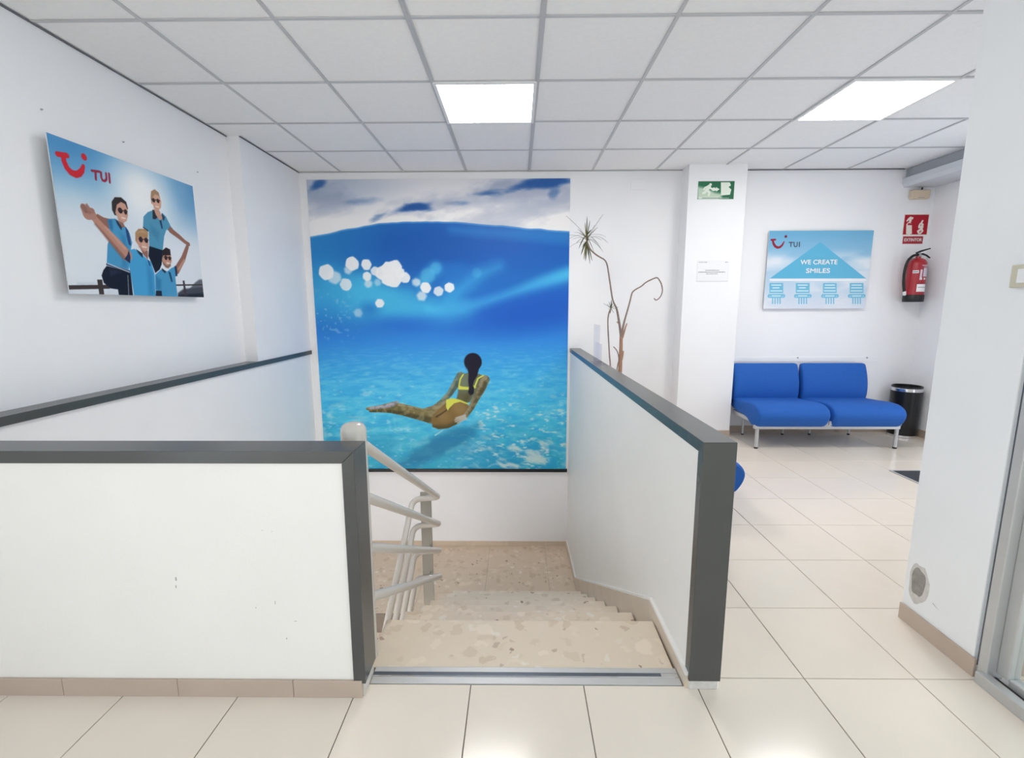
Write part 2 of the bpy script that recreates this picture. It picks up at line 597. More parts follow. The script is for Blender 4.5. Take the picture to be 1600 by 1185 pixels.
def ceiling_light(x0, y0, label, group='square ceiling lights'):
    r = empty('ceiling_light', (x0 + CT / 2, y0 + CT / 2, ZC))
    h = CT / 2
    fw = 0.020
    mb = MB()
    for q in ((-h, h, -h, -h + fw), (-h, h, h - fw, h), (-h, -h + fw, -h + fw, h - fw), (h - fw, h, -h + fw, h - fw)):
        mb.box(q[0], q[1], q[2], q[3], -0.010, 0.003)
    mb.build('frame', M['lwhite'], r)
    MB().box(-h + fw, h - fw, -h + fw, h - fw, -0.006, 0.002).build('diffuser', M['led'], r)
    return tag(r, label, 'ceiling light', group)
ceiling_light(CX0 - CT, CY0 + 2 * CT, 'lit square ceiling panel light straight above the stairwell mural')
ceiling_light(CX0 + 3 * CT, CY0 + 2 * CT, 'lit square ceiling panel light above the waiting area with the blue bench')

# ------------------------------------------------------------------ walls
LOW = -2.75
wl = MB()
wl.box(XL - 0.15, XL, -0.1, 3.74, 0.81, ZC + 0.1)
wl.box(XL - 0.15, XL2, 3.74, YB, 0.81, ZC + 0.1)
wl.box(XL - 0.15, -2.105, 1.49, YB, LOW, 0.81)
wl.box(XL - 0.15, XL, -0.1, 1.37, 0.0, 0.81)
wall_left = struct(wl.build('wall_left', M['wall']), 'white left wall with a shallow step beside the stairwell', 'wall')
MB().box(XL, -2.085, 1.49, 3.74, 0.811, 0.851).box(XL2 - 0.01, -2.085, 3.74, YB - 0.001, 0.811, 0.851).build(
    'cap_rail', M['cap'], wall_left, bevel=0.002)['label'] = 'dark grey cap rail along the ledge'
for q in ((64, 171), (192, 222), (308, 269)):
    p = at(*q, 'x', XL)
    MB().tube([(XL - 0.01, p.y, p.z), (XL + 0.006, p.y, p.z)], 0.004, 8).build('nail', M['steel'], wall_left)
wb = MB()
wb.box(XL - 0.15, XR + 0.15, YB, YB + 0.15, LOW, ZC + 0.1)
wall_back = struct(wb.build('wall_back', M['wall']), 'white back wall behind the stairwell and the waiting area', 'wall')
p = at(998, 288, 'y', YB)
MB().box(p.x - 0.075, p.x + 0.075, YB - 0.004, YB + 0.002, p.z - 0.05, p.z + 0.05).build('cover_plate', M['wall'], wall_back, bevel=0.002)
wc = MB().box(1.572, 2.106, 4.535, YB + 0.01, 0.0, ZC + 0.02)
wall_column = struct(wc.build('wall_column', M['wall'], bevel=0.004), 'white square column standing out from the back wall', 'column')
# right wall with the entrance opening, shutter box above it
wr = MB()
wr.box(XR, XR + 0.15, 3.75, YB, 0, ZC + 0.1)
wr.box(XR, XR + 0.15, 1.8, 2.65, 0, ZC + 0.1)
wr.box(XR, XR + 0.15, 2.65, 3.75, 2.1, ZC + 0.1)
wall_right = struct(wr.build('wall_right', M['wall']), 'white right wall with the glazed entrance opening', 'wall')
sb = empty('shutter_box', (3.82, 3.4, ZC))
MB().box(-0.135, 0.155, -1.5, 1.317, -0.085, 0.0).build('upper_slot', M['duct2'], sb)
MB().prism([(-0.165, -1.5, -0.085), (-0.165, -1.5, -0.135), (-0.145, -1.5, -0.165), (0.155, -1.5, -0.165), (0.155, -1.5, -0.085)],
           [(-0.165, 1.317, -0.085), (-0.165, 1.317, -0.135), (-0.145, 1.317, -0.165), (0.155, 1.317, -0.165), (0.155, 1.317, -0.085)]).build('lower_box', M['duct'], sb, bevel=0.003)
tag(sb, 'pale grey boxed shutter housing under the ceiling on the right wall', 'shutter box')
# wall end at the right with the partition glazing in front of it
wp = MB().box(1.60, XR + 0.15, 1.49, 1.80, 0, ZC + 0.1)
wall_pillar = struct(wp.build('wall_front_right', M['pillar'], bevel=0.004), 'pale grey wall end at the right beside the glazed partition', 'wall')

wall_rear_added = struct(box('wall_rear_added', -2.4, XR + 0.2, YREAR - 0.15, YREAR, 0, ZC + 0.1, M['wall']), 'white wall added out of view behind the viewer to cut daylight from the rear', 'wall')  # added to close the unseen rear and hold back sky light

# chipped hole and scuffs in the wall end
def blob(name, c, ru, rv, m, parent, x, seed, th=0.002, n=22, sx=-1):
    rr = random.Random(seed)
    k0 = [1 + rr.uniform(-0.22, 0.22) for _ in range(n)]
    k = [(k0[i - 1] + 2 * k0[i] + k0[(i + 1) % n]) / 4 for i in range(n)]
    ring = [(c[0] + ru * k[i] * math.cos(2 * math.pi * i / n), c[1] + rv * k[i] * math.sin(2 * math.pi * i / n)) for i in range(n)]
    MB().prism([(x, a, b) for a, b in ring], [(x + sx * th, a, b) for a, b in ring]).build(name, m, parent)
p = at(1435, 912, 'x', 1.6)
blob('chipped_paint', (p.y, p.z), 0.046, 0.085, M['plaster_rim'], wall_pillar, 1.6005, 3, 0.0008)
blob('bare_plaster', (p.y, p.z), 0.030, 0.058, M['plaster'], wall_pillar, 1.6000, 5, 0.0018)
p = at(1462, 948, 'x', 1.6)
MB().prism([(1.5995, p.y - 0.014, p.z - 0.006), (1.5995, p.y + 0.014, p.z + 0.003), (1.5995, p.y + 0.013, p.z + 0.006)],
           [(1.5990, p.y - 0.014, p.z - 0.006), (1.5990, p.y + 0.014, p.z + 0.003), (1.5990, p.y + 0.013, p.z + 0.006)]).build('scuff_mark', M['scuff'], wall_pillar)

# ------------------------------------------------------------------ half walls around the stairwell
hl = MB()
hl.box(XL, -0.53, 1.379, 1.481, 0.0, 0.815)
hwl = struct(hl.build('wall_half_left', M['half']), 'white half wall on the left framed in dark grey trim', 'half wall')
mb = MB()
a = [(XL, 1.373, 0.811), (XL, 1.373, 0.851), (XL, 1.487, 0.851), (XL, 1.487, 0.811)]
b = [(-0.540, 1.373, 0.811), (-0.500, 1.373, 0.851), (-0.500, 1.487, 0.851), (-0.540, 1.487, 0.811)]
mb.prism(a, b)
mb.build('top_trim', M['cap'], hwl, bevel=0.002)
mb = MB()
a = [(-0.540, 1.373, 0.8105), (-0.5005, 1.373, 0.8505), (-0.5005, 1.487, 0.8505), (-0.540, 1.487, 0.8105)]
b = [(-0.544, 1.373, 0.050), (-0.504, 1.373, 0.050), (-0.504, 1.487, 0.050), (-0.544, 1.487, 0.050)]
mb.prism(a, b)
mb.build('end_trim', M['cap'], hwl, bevel=0.002)
MB().box(-0.545, -0.512, 1.378, 1.482, 0.0, 0.05).build('trim_foot', M['plaster_rim'], hwl)
for (qx, qy, w, h) in ((275, 905, .004, .012), (275, 917, .003, .01), (400, 950, .003, .003), (430, 942, .002, .012), (462, 971, .008, .002),
                       (410, 829, .006, .0012), (425, 831, .004, .0012), (448, 998, .003, .006)):
    p = at(qx, qy, 'y', 1.379)
    MB().box(p.x - w / 2, p.x + w / 2, 1.3784, 1.3795, p.z - h / 2, p.z + h / 2).build('scuff_mark', M['scuff'], hwl)

Y0, Y1 = 1.41, YB
mb = MB()
a = [(hw_in(Y0) + 0.003, Y0 + .006, 0.0), (hw_in(Y0) + HW_T - 0.003, Y0 + .006, 0.0), (hw_in(Y1) + HW_T - 0.003, Y1, 0.0), (hw_in(Y1) + 0.003, Y1, 0.0)]
mb.prism(a, [(x, y, 0.83) for x, y, z in a])
a = [(hw_in(1.43) + 0.003, 1.43, LOW), (hw_in(1.43) + HW_T - 0.003, 1.43, LOW), (hw_in(Y1) + HW_T - 0.003, Y1, LOW), (hw_in(Y1) + 0.003, Y1, LOW)]
mb.prism(a, [(x, y, 0.0) for x, y, z in a])
hwr = struct(mb.build('wall_half_right', M['half']), 'white half wall between the stairs and the waiting area', 'half wall')
def hw_loop(y, z0, z1, e=0.0):
    x = hw_in(y)
    return [(x, y, z0), (x, y, z1), (x + HW_T, y, z1), (x + HW_T, y, z0)]
mb = MB()
mb.prism([(x, Y0 + (0.04 if z < 0.84 else 0), z) for x, y, z in hw_loop(Y0, 0.828, 0.868)], hw_loop(Y1 - 0.001, 0.828, 0.868))
mb.build('top_trim', M['cap'], hwr, bevel=0.002)
x = hw_in(Y0)
MB().prism([(x, Y0, 0.034), (x, Y0 + 0.04, 0.034), (x + HW_T, Y0 + 0.04, 0.034), (x + HW_T, Y0, 0.034)],
           [(x, Y0, 0.8675), (x, Y0 + 0.04, 0.8275), (x + HW_T, Y0 + 0.04, 0.8275), (x + HW_T, Y0, 0.8675)]).build('end_trim', M['cap'], hwr, bevel=0.002)
MB().box(x + 0.003, x + HW_T - 0.006, Y0 + 0.004, Y0 + 0.05, 0.0, 0.034).build('trim_foot', M['plaster_rim'], hwr, bevel=0.003)

# ------------------------------------------------------------------ skirtings
def skirting(name, label, pts, h, m, step=TF, th=0.009, off=0.0):
    """row of skirting tiles along a straight wall line; pts = start, end, inward normal"""
    (ax, ay, az), (bx, by, bz), (nx, ny) = pts
    L = math.hypot(bx - ax, by - ay)
    r = empty(name, (ax, ay, az), math.atan2(by - ay, bx - ax))
    flip = 1 if (-(by - ay) * nx + (bx - ax) * ny) > 0 else -1
    s = -off
    while s < L - 0.005:
        e = min(s + step, L)
        s0 = max(s, 0)
        y0, y1 = (0, th * flip) if flip > 0 else (th * flip, 0)
        MB().box(s0 + 0.0007, e - 0.0007, y0, y1, 0, h).build('skirting_tile', m, r, bevel=0.0012)
        s = e
    return struct(r, label, 'baseboard')
skirting('baseboard_left', 'beige tile skirting along the foot of the left half wall', ((XL, 1.379, 0), (-0.515, 1.379, 0), (0, -1)), 0.062, M['skirt'], off=0.1)
skirting('baseboard_back', 'beige tile skirting behind the blue bench', ((2.106, YB, 0), (XR, YB, 0), (0, -1)), 0.065, M['skirt'])
skirting('baseboard_column', 'beige tile skirting at the foot of the square column', ((1.572, 4.535, 0), (2.106, 4.535, 0), (0, -1)), 0.065, M['skirt'])
skirting('baseboard_right', 'beige tile skirting on the right wall by the bin', ((XR, 3.75, 0), (XR, YB - 0.01, 0), (-1, 0)), 0.075, M['skirt'])
skirting('baseboard_front_right', 'beige tile skirting at the foot of the right wall end', ((1.60, 1.475, 0), (1.60, 1.80, 0), (-1, 0)), 0.068, M['skirt'], step=0.4)
skirting('baseboard_inner', 'beige tile skirting seen through the glass partition', ((1.68, 1.49, 0), (3.6, 1.49, 0), (0, -1)), 0.07, M['skirt'])
skirting('baseboard_landing', 'beige skirting at the back of the stair landing', ((XL2, YB, ZL), (hw_in(YB), YB, ZL), (0, -1)), 0.052, M['skirt2'], step=0.42, off=0.12)

# stepped stair skirting on the right half wall: three plates
def hpl(y, z, e): return (hw_in(y) + 0.003 - e, y, z)
def plate(name, yz, m, parent, e=0.012):
    MB().prism([hpl(y, z, 0) for y, z in yz], [hpl(y, z, e) for y, z in yz]).build(name, m, parent)
ss_root = empty('baseboard_stairs', (0, 0, 0))
struct(ss_root, 'cream stair skirting following the steps on the right', 'baseboard')
ph = [at(1017.7, 938.2, 'x', hw_in(1.82)), at(899.8, 903.8, 'x', hw_in(3.95)), at(885, 843, 'x', hw_in(4.65))]
SK0, SK1, SK2 = (ph[0].y, ph[0].z), (ph[1].y, ph[1].z), (YB - 0.01, ZL + 0.065)
plate('skirting_plate', [(1.42, -0.02), (1.42, SK0[1] + 0.003), SK0, (SK0[0], -0.25), (1.50, -0.2)], M['skirt2'], ss_root)
cuts = [0, 0.34, 0.68, 1.0]
for k in range(3):
    q = lambda t: (SK0[0] + (SK1[0] - SK0[0]) * t, SK0[1] + (SK1[1] - SK0[1]) * t)
    (ya, za), (yb, zb) = q(cuts[k]), q(cuts[k + 1])
    plate('skirting_plate', [(ya + 0.001, za - 0.36), (ya + 0.001, za), (yb - 0.001, zb), (yb - 0.001, max(zb - 0.36, ZL - 0.02))], M['skirt2'], ss_root)
plate('skirting_plate', [(SK1[0], ZL - 0.02), SK1, SK2, (YB - 0.01, ZL - 0.02)], M['skirt2'], ss_root)
# white edge of paint line above the plates
for (ya, za), (yb, zb) in (((1.42, SK0[1] + 0.003), SK0), (SK0, SK1), (SK1, SK2)):
    plate('plaster_edge', [(ya, za), (ya, za + 0.012), (yb, zb + 0.012), (yb, zb)], M['half'], ss_root, 0.012)

# ------------------------------------------------------------------ stairs
XS0, XS1 = -0.545, 0.556
st = empty('staircase', (0, 1.5, 0))
struct(st, 'terrazzo stairs going down to a landing below the mural', 'stairs')
def stbox(name, x0, x1, y0, y1, z0, z1, m, bevel=0.0):
    o = MB().box(x0, x1, y0 - 1.5, y1 - 1.5, z0, z1).build(name, m, st, bevel=bevel)
    return o
def xr_at(y): return hw_in(y) - 0.010
for n in range(7):
    y0 = 1.503 if n == 0 else N0Y + GO * (n - 1) - 0.0
    y1 = N0Y + GO * n
    z = -RISE * n
    x1 = xr_at(y1) - 0.004
    stbox('tread', XS0, x1, y0 + (0 if n == 0 else -0.018), y1, z - 0.03, z, M['terrazzo'], bevel=0.003)
    stbox('riser', XS0 + 0.012, x1, y1 - 0.035, y1 - 0.018, z - RISE, z - 0.03, M['terrazzo'])
mb = MB()
prof = [(1.44 - 1.5, -0.03)]
for n in range(7):
    y1 = N0Y + GO * n - 0.036 - 1.5
    prof += [(y1, -RISE * n - 0.031), (y1, -RISE * (n + 1) - 0.031)]
prof += [(3.64 - 1.5, ZL - 0.2), (1.44 - 1.5, -0.25)]
mb.prism([(XS0 + 0.014, y, z) for y, z in prof], [(0.54, y, z) for y, z in prof])
mb.build('stair_body', M['concrete'], st)
# landing with its terrazzo slabs
stbox('landing_slab', XL2, hw_in(4.2), 3.58, YB, ZL - 0.2, ZL - 0.004, M['grout'])
ys = [3.585, 3.872, 4.274, YB - 0.001]
xs = [-2.094, -1.48, -0.888, -0.296, 0.292, 0.545]
for i in range(len(xs) - 1):
    for j in range(len(ys) - 1):
        x1 = min(xs[i + 1], hw_in(ys[j + 1]) + 0.002)
        stbox('landing_slab_tile', xs[i] + 0.001, x1 - 0.001, ys[j] + 0.001, ys[j + 1] - 0.001, ZL - 0.02, ZL, M['terrazzo2'])
# second flight, back towards the viewer
for k in range(1, 8):
    z = ZL - RISE * k
    ya, yb = 3.6 - GO * k, 3.6 - GO * (k - 1)
    stbox('tread', -2.10, -0.70, ya, yb + 0.018, z - 0.03, z, M['terrazzo'])
    stbox('riser', -2.10, -0.70, yb + 0.018, yb + 0.03, z, z + RISE - 0.03, M['terrazzo'])
mb = MB().box(-2.4, hw_in(1.5) + 0.1, -0.6, YB + 0.1, LOW - 0.1, ZL - RISE * 8)
struct(mb.build('floor_lower', M['darktile']), 'floor of the storey below the stairs', 'floor')
MB().box(-0.62, hw_in(1.43), 1.31, 1.43, LOW, -0.25).build('wall_stairwell', M['wall'])
struct(bpy.data.objects['wall_stairwell'], 'white stairwell wall below the upper floor edge', 'wall')
lh = MB().box(-2.4, -2.2, -0.6, 1.49, LOW, -0.25).box(-2.4, hw_in(1.43) + 0.1, -0.7, -0.6, LOW, -0.25).box(-0.62, -0.5, -0.6, 1.31, LOW, -0.25)
struct(lh.build('wall_lower_hall', M['wall']), 'white walls of the hall on the storey below', 'wall')
for k_, y_ in enumerate((0.35, 1.0)):
    r_ = empty('added_stairwell_light', (-1.4, y_, -0.25))  # lamp added out of view below to brighten landing and stairwell walls
    MB().box(-0.6, 0.6, -0.3, -0.28, -0.03, 0.0).box(-0.6, 0.6, 0.28, 0.3, -0.03, 0.0).box(-0.6, -0.58, -0.28, 0.28, -0.03, 0.0).box(0.58, 0.6, -0.28, 0.28, -0.03, 0.0).build('frame', M['lwhite'], r_)
    MB().box(-0.58, 0.58, -0.28, 0.28, -0.026, -0.002).build('diffuser', M['led'], r_)
    tag(r_, 'added unseen oblong panel light brightening the stairwell from the storey below, ' + ('farther from' if k_ == 0 else 'next to') + ' the stairs', 'ceiling light')
box('trim_1', XL, XS0 - 0.02, 1.40, 1.50, -0.25, -0.001, M['concrete'])
struct(bpy.data.objects['trim_1'], 'plastered floor edge above the stairwell', 'trim')

# threshold strip at the stair head
th = empty('threshold_strip', (0.02, 1.43, 0))
xa, xb = -0.53, 0.545
MB().box(xa, xb, 0.0, 0.075, -0.02, 0.003).build('plate', M['alu'], th, bevel=0.0015)
MB().box(xa, xb, 0.028, 0.034, 0.003, 0.0045).build('ridge', M['chrome'], th)
MB().box(xa, xb - 0.06, 0.034, 0.050, 0.003, 0.0036).build('groove', M['alu_dark'], th)
MB().box(xa, xb, 0.050, 0.054, 0.003, 0.0048).build('ridge', M['alu'], th)
tag(th, 'brushed metal threshold strip across the head of the stairs', 'threshold strip')

# ------------------------------------------------------------------ stair railing
rl = empty('stair_railing', (-0.565, 1.56, -0.02))
def R(p): return (p[0] + 0.565, p[1] - 1.56, p[2] + 0.02)
MB().lathe([(0.043, 0.0), (0.043, 0.885), (0.041, 0.898), (0.034, 0.908), (0.02, 0.914), (0.003, 0.916)], (0, 0, 0), 28).build('newel_post', M['rail'], rl, smooth=False)
smooth_by_angle(rl.children[-1])
SL = 0.561
for k in range(4):
    z0 = 0.808 - 0.188 * k
    if k: z0 -= 0.004 * k
    pa = (-0.535, 1.575, z0)
    yb = 2.985
    zb = z0 - SL * (yb - 1.575)
    pts = [pa, (-0.530, yb, zb), (-0.705, yb, zb - 0.015), (-0.705, 1.9, zb - 0.015 - 0.585 * (yb - 1.9))]
    o = MB().tube([R(p) for p in fillet(pts, 0.062, 8)], 0.0188, 16).build('rail', M['rail'], rl)
    smooth_by_angle(o, 60)
MB().box(*[v for pr in ((-0.655 + .565, -0.582 + .565), (2.985 - 1.56, 2.997 - 1.56), (-0.92 + .02, 0.052 + .02)) for v in pr]).build('flat_post', M['postgrey'], rl, bevel=0.002)
MB().box(-0.09, 0.0, 1.40, 1.45, -0.90, -0.893).build('foot_plate', M['steel'], rl)
for k in range(4):
    z = 0.808 - 0.192 * k - SL * (2.93 - 1.575)
    MB().tube([R((-0.60, 2.99, z)), R((-0.60, 2.95, z)), R((-0.535, 2.93, z))], 0.005, 8).build('bracket_pin', M['steel'], rl)
tag(rl, 'pale painted tubular stair railing with four bars and a round newel post', 'stair railing')

# ------------------------------------------------------------------ partition glazing at the right
gp = empty('glazed_partition', (1.60, 1.47, 0))
MB().box(-0.004, 0.055, -0.032, 0.0, 0.0, ZC).build('jamb', M['alu'], gp, bevel=0.003)
MB().box(-0.001, 0.004, 0.0, 0.006, 0.05, ZC).build('seal', M['alu_dark'], gp)
MB().box(0.028, 0.068, -0.072, -0.032, 0.05, ZC).build('stile', M['alu'], gp, bevel=0.003)
MB().box(-0.022, 0.012, -2.2, -0.012, 0.0, 0.042).box(0.012, 0.075, -2.2, -0.034, 0.0, 0.03).build('bottom_track', M['alu'], gp, bevel=0.003)
MB().box(0.020, 0.030, -2.2, -0.034, 0.030, 0.034).build('track_groove', M['black'], gp)
MB().box(0.030, 0.066, -2.2, -0.072, 0.030, 0.060).build('bottom_rail', M['alu'], gp, bevel=0.003)
MB().box(0.045, 0.051, -2.2, -0.072, 0.06, ZC).build('pane', M['glass'], gp)
tag(gp, 'aluminium framed glass partition at the right edge', 'partition')
# notice holder and switch box beside the partition
p0, p1 = at(1583, 450, 'x', 1.6), at(1600, 415, 'x', 1.6)
sw = empty('switch_box', (1.6, 1.515, 1.378))
MB().box(-0.012, 0.0, -0.04, 0.043, -0.036, 0.036).build('box', M['ivory'], sw, bevel=0.003)
MB().box(-0.015, -0.012, -0.03, 0.02, -0.022, 0.022).build('rocker', M['white'], sw, bevel=0.002)
tag(sw, 'ivory switch box on the right wall end', 'switch')
nh = empty('notice_holder', (1.6, 1.505, 1.49))
MB().box(-0.004, 0.0, -0.03, 0.032, -0.085, 0.085).build('sheet', M['paper'], nh)
for z in (-0.055, -0.06, 0.005, 0.02):
    MB().box(-0.0048, -0.004, -0.03, 0.026, z, z + 0.0025).build('printed_line', M['ivory'], nh)
MB().box(-0.006, -0.004, -0.03, 0.022, 0.06, 0.075).build('clip', M['white'], nh)
tag(nh, 'white notice with ruled lines above the ivory switch box', 'notice')

# ------------------------------------------------------------------ mural
MX0, MX1, MZ0, MZ1 = -2.022, 0.508, -0.40, 2.492
MY = YB - 0.008
mu = empty('mural', (0, MY, 0))
MB().box(MX0, MX1, 0.0, 0.0075, MZ0, MZ1).build('backing', M['board'], mu)
MB().box(MX0 - 0.004, MX1 + 0.012, -0.014, 0.0075, MZ0 - 0.032, MZ0).build('bottom_trim', M['black'], mu)
cv = Canvas(MX0, MX1, MZ0, MZ1, 520, 594)
def ma(zx, zy):                 # overall sketch of the mural
    q = at(470 + zx / 2.37, 260 + zy / 2.37, 'y', MY)
    return (q.x, q.z)
def mb_(zx, zy):                # close sketch of the swimmer
    q = at(540 + zx / 5.923, 520 + zy / 5.923, 'y', MY)
    return (q.x, q.z)
U, V = cv.u, cv.v
H = (MZ1 - V) / (MZ1 - MZ0)     # 0 at the top, 1 at the bottom
G = (U - MX0) / (MX1 - MX0)
# water: vertical colour run, lower stops brightened to make up for dim light
stops = [(0.0, (44, 128, 206)), (0.2, (30, 108, 192)), (0.33, (32, 112, 200)), (0.46, (40, 120, 214)), (0.53, (52, 142, 230)), (0.60, (66, 170, 240)), (0.68, (78, 194, 246)),
         (0.78, (80, 206, 246)), (0.9, (66, 194, 226)), (1.0, (54, 180, 212))]
for i in range(3):
    cv.c[..., i] = np.interp(H, [s[0] for s in stops], [s[1][i] for s in stops])
n1 = fbm(U * 2.2, V * 2.6, 1)
n2 = fbm(U * 3.1, V * 3.6, 2)
def pl(pts): return [ma(*p) for p in pts]
cv.blend(0.75 * ss(0.45, 0.0, G) * ss(0.52, 0.30, H), (46, 146, 210))
cv.blend(0.8 * ss(0.22, -0.14, cv.ell(ma(560, 290), .72, .20) + 0.12 * (n1 - 0.5)), (26, 92, 180))
cv.blend(0.5 * ss(0.2, -0.1, cv.ell(ma(900, 300), .35, .14)), (30, 98, 192))
cv.blend(0.4 * ss(0.09, -0.02, cv.line(pl([(560, 235), (780, 250), (1005, 262)]), [.0, .015, .02]) + 0.05 * (n2 - 0.5)), (64, 160, 224))
# lighter glow below the bubbles and the bright band sweeping under the surface
cv.blend(0.85 * ss(0.26, -0.12, cv.ell(ma(200, 490), .42, .16, -0.12) + 0.16 * (n2 - 0.5)), (70, 184, 232))
cv.blend(0.75 * ss(0.14, -0.06, cv.line(pl([(230, 470), (330, 500), (430, 530), (520, 552), (600, 535)]), [.09, .09, .08, .06, .05]) + 0.12 * (n2 - 0.5)), (76, 196, 240))
cv.blend(0.9 * ss(0.07, -0.06, cv.line(pl([(470, 530), (540, 550), (640, 520), (740, 486), (850, 448), (995, 400)]), [.03, .04, .04, .035, .04, .05]) + 0.05 * (n1 - 0.5)), (82, 200, 246))
cv.blend(0.6 * ss(0.13, -0.06, cv.line(pl([(735, 372), (660, 405), (610, 440), (570, 470), (545, 520)]), [.0, .03, .05, .07, .07]) + 0.10 * (n2 - 0.5)), (72, 186, 238))
cv.blend(0.6 * ss(0.07, -0.04, cv.line(pl([(500, 380), (470, 405), (450, 430)]), .045)), (84, 200, 244))
cv.blend(0.35 * ss(0.10, -0.04, cv.ell(ma(560, 390), .10, .05)), (50, 150, 230))
# deep blue hollows under the band
cv.blend(0.8 * ss(0.20, -0.08, cv.ell(ma(850, 540), .44, .13, 0.16) + 0.06 * (n1 - 0.5)), (28, 92, 198))
cv.blend(0.7 * ss(0.10, -0.06, cv.ell(ma(400, 585), .26, .05, 0.05) + 0.10 * (n2 - 0.5)), (36, 108, 214))
cv.blend(0.6 * ss(0.08, -0.05, cv.ell(ma(255, 528), .07, .05)), (36, 116, 206))
cv.blend(0.4 * ss(0.10, -0.05, cv.ell(ma(100, 560), .10, .12)), (44, 138, 214))
# caustic ripple of the sea bed, finer towards the top
pers = 1.0 / np.clip(H - 0.46, 0.06, 1)
r1 = fbm(U * 5 * np.sqrt(pers), V * 16 * np.sqrt(pers) * 0.8, 5, 4)
r2 = 1 - np.abs(2 * fbm(U * 4.5, V * 9, 9, 3) - 1)
sea = ss(0.52, 0.66, H)
cv.blend(0.38 * sea * ss(0.50, 0.72, r1), (128, 222, 250))
cv.blend(0.34 * sea * ss(0.48, 0.28, r1), (44, 158, 232))
cv.blend(0.25 * sea * ss(0.92, 1.0, r2) * ss(0.6, 0.8, H), (170, 234, 248))
cv.blend(0.45 * ss(0.76, 0.92, H) * ss(0.52, 0.36, fbm(U * 3, V * 5, 21)), (40, 156, 206))
cv.blend(0.5 * ss(0.76, 0.9, H) * ss(0.45, 0.7, G) * ss(0.45, 0.62, fbm(U * 4, V * 9, 24)), (36, 150, 210))
patch = ss(0.50, 0.78, fbm(U * 7, V * 15 + U * 3, 14, 5))
cv.blend(0.85 * patch * ss(0.5, 0.75, G) * ss(0.84, 0.92, H), (226, 236, 232))
cv.blend(0.5 * ss(0.54, 0.76, fbm(U * 9, V * 16, 31, 4)) * ss(0.3, 0.05, G) * ss(0.72, 0.8, H), (206, 236, 242))
cv.blend(0.7 * ss(0.64, 0.80, fbm(U * 13, V * 30, 40, 3)) * ss(0.68, 0.80, H) * ss(0.5, 0.7, G), (240, 244, 240))
cv.blend(0.5 * ss(0.66, 0.82, fbm(U * 15, V * 34, 44, 3)) * ss(0.62, 0.72, H), (190, 236, 250))
# bubbles at the left
cv.blend(0.35 * ss(0.66, 0.74, fbm(U * 34, V * 34, 50, 2)) * ss(0.22, 0.06, G) * ss(0.34, 0.4, H) * ss(0.56, 0.5, H), (190, 230, 246))
# water surface with the clouds above it
sf = [(22, 268), (36, 262), (100, 250), (170, 233), (290, 212), (430, 204), (570, 207), (740, 220), (870, 232), (1000, 241)]
sp = sorted(ma(*p) for p in sf)
surf = np.interp(U, [p[0] for p in sp], [p[1] for p in sp]) + 0.012 * (fbm(U * 9, V * 2, 60, 2) - 0.5)
top = ss(-0.006, 0.006, V - surf)
cl = fbm(U * 1.8 + 0.5 * fbm(U * 4, V * 4, 66), V * 4.6 - U * 0.8, 70, 5)
cloud = np.zeros_like(cv.c)
for i, (a_, b_) in enumerate(((168, 250), (178, 248), (200, 248))):
    cloud[..., i] = a_ + (b_ - a_) * np.clip(ss(0.25, 0.62, cl) * 0.75 + 0.45 * ss(0.0, 0.14, H), 0, 1)
def cblend(alpha, rgb):
    global cloud
    a_ = np.clip(alpha, 0, 1)[..., None]
    cloud = cloud * (1 - a_) + np.asarray(rgb, float) * a_
cblend(0.45 * ss(0.5, 0.1, G) * ss(0.14, 0.02, H), (146, 168, 200))
wob = 0.06 * (fbm(U * 5, V * 12, 80, 4) - 0.5)
for (cx_, cy_, rx, ry, rot, al) in ((395, 158, .17, .028, 0.22, .95), (430, 150, .09, .022, -0.05, .9), (60, 68, .10, .035, 0.6, .85), (700, 100, .12, .016, 0.05, .75), (905, 62, .24, .045, 0.1, .95),
                                    (800, 78, .13, .022, 0.4, .6), (305, 178, .06, .012, 0.5, .6), (600, 136, .05, .01, 0.0, .5), (230, 128, .12, .02, .1, .35), (940, 100, .06, .05, .8, .5)):
    cblend(al * ss(0.022, -0.022, cv.ell(ma(cx_, cy_), rx, ry, rot) + wob), (40, 92, 166))
cv.c = cv.c * (1 - top[..., None]) + cloud * top[..., None]
cv.blend(0.5 * ss(0.012, 0.0, np.abs(V - surf + 0.008)), (120, 190, 236))
# out of focus hexagonal bubbles
n3 = fbm(U * 18, V * 18, 61, 2)
def hexa(c, r, rot):
    d = None
    for k in range(6):
        a_ = rot + k * math.pi / 3
        q = (U - c[0]) * math.cos(a_) + (V - c[1]) * math.sin(a_) - r * 0.92
        d = q if d is None else np.maximum(d, q)
    return d
for i, (zx, zy, r, al) in enumerate([(500, 377, 20, .3), (652, 395, 18, .22), (470, 405, 26, .35), (213, 543, 15, .5), (250, 435, 13, .7), (427, 430, 15, .75), (448, 480, 18, .75),
        (95, 392, 28, .95), (125, 412, 24, .7), (167, 438, 22, .85), (190, 360, 25, .97), (175, 385, 14, .7), (243, 365, 19, .97), (245, 408, 16, .95), (275, 388, 16, .9), (285, 430, 12, .5),
        (302, 395, 25, .97), (325, 382, 28, .98), (348, 375, 26, .98), (322, 418, 24, .98), (345, 420, 28, .98), (385, 412, 20, .95), (365, 395, 20, .97), (462, 450, 20, .97),
        (510, 463, 18, .85), (550, 448, 18, .95), (293, 507, 16, .92)]):
    k = 1 / 2.37 * 4.75 / 731
    c_, rad = ma(zx, zy), r * k
    dd = 0.55 * hexa(c_, rad, 0.3 + i * 0.37) + 0.45 * (np.hypot(U - c_[0], V - c_[1]) - rad) + 0.012 * (n3 - 0.5)
    cv.cover(dd, (250, 251, 252) if al > .4 else (110, 210, 246), al, soft=0.005 if al > .8 else 0.012)
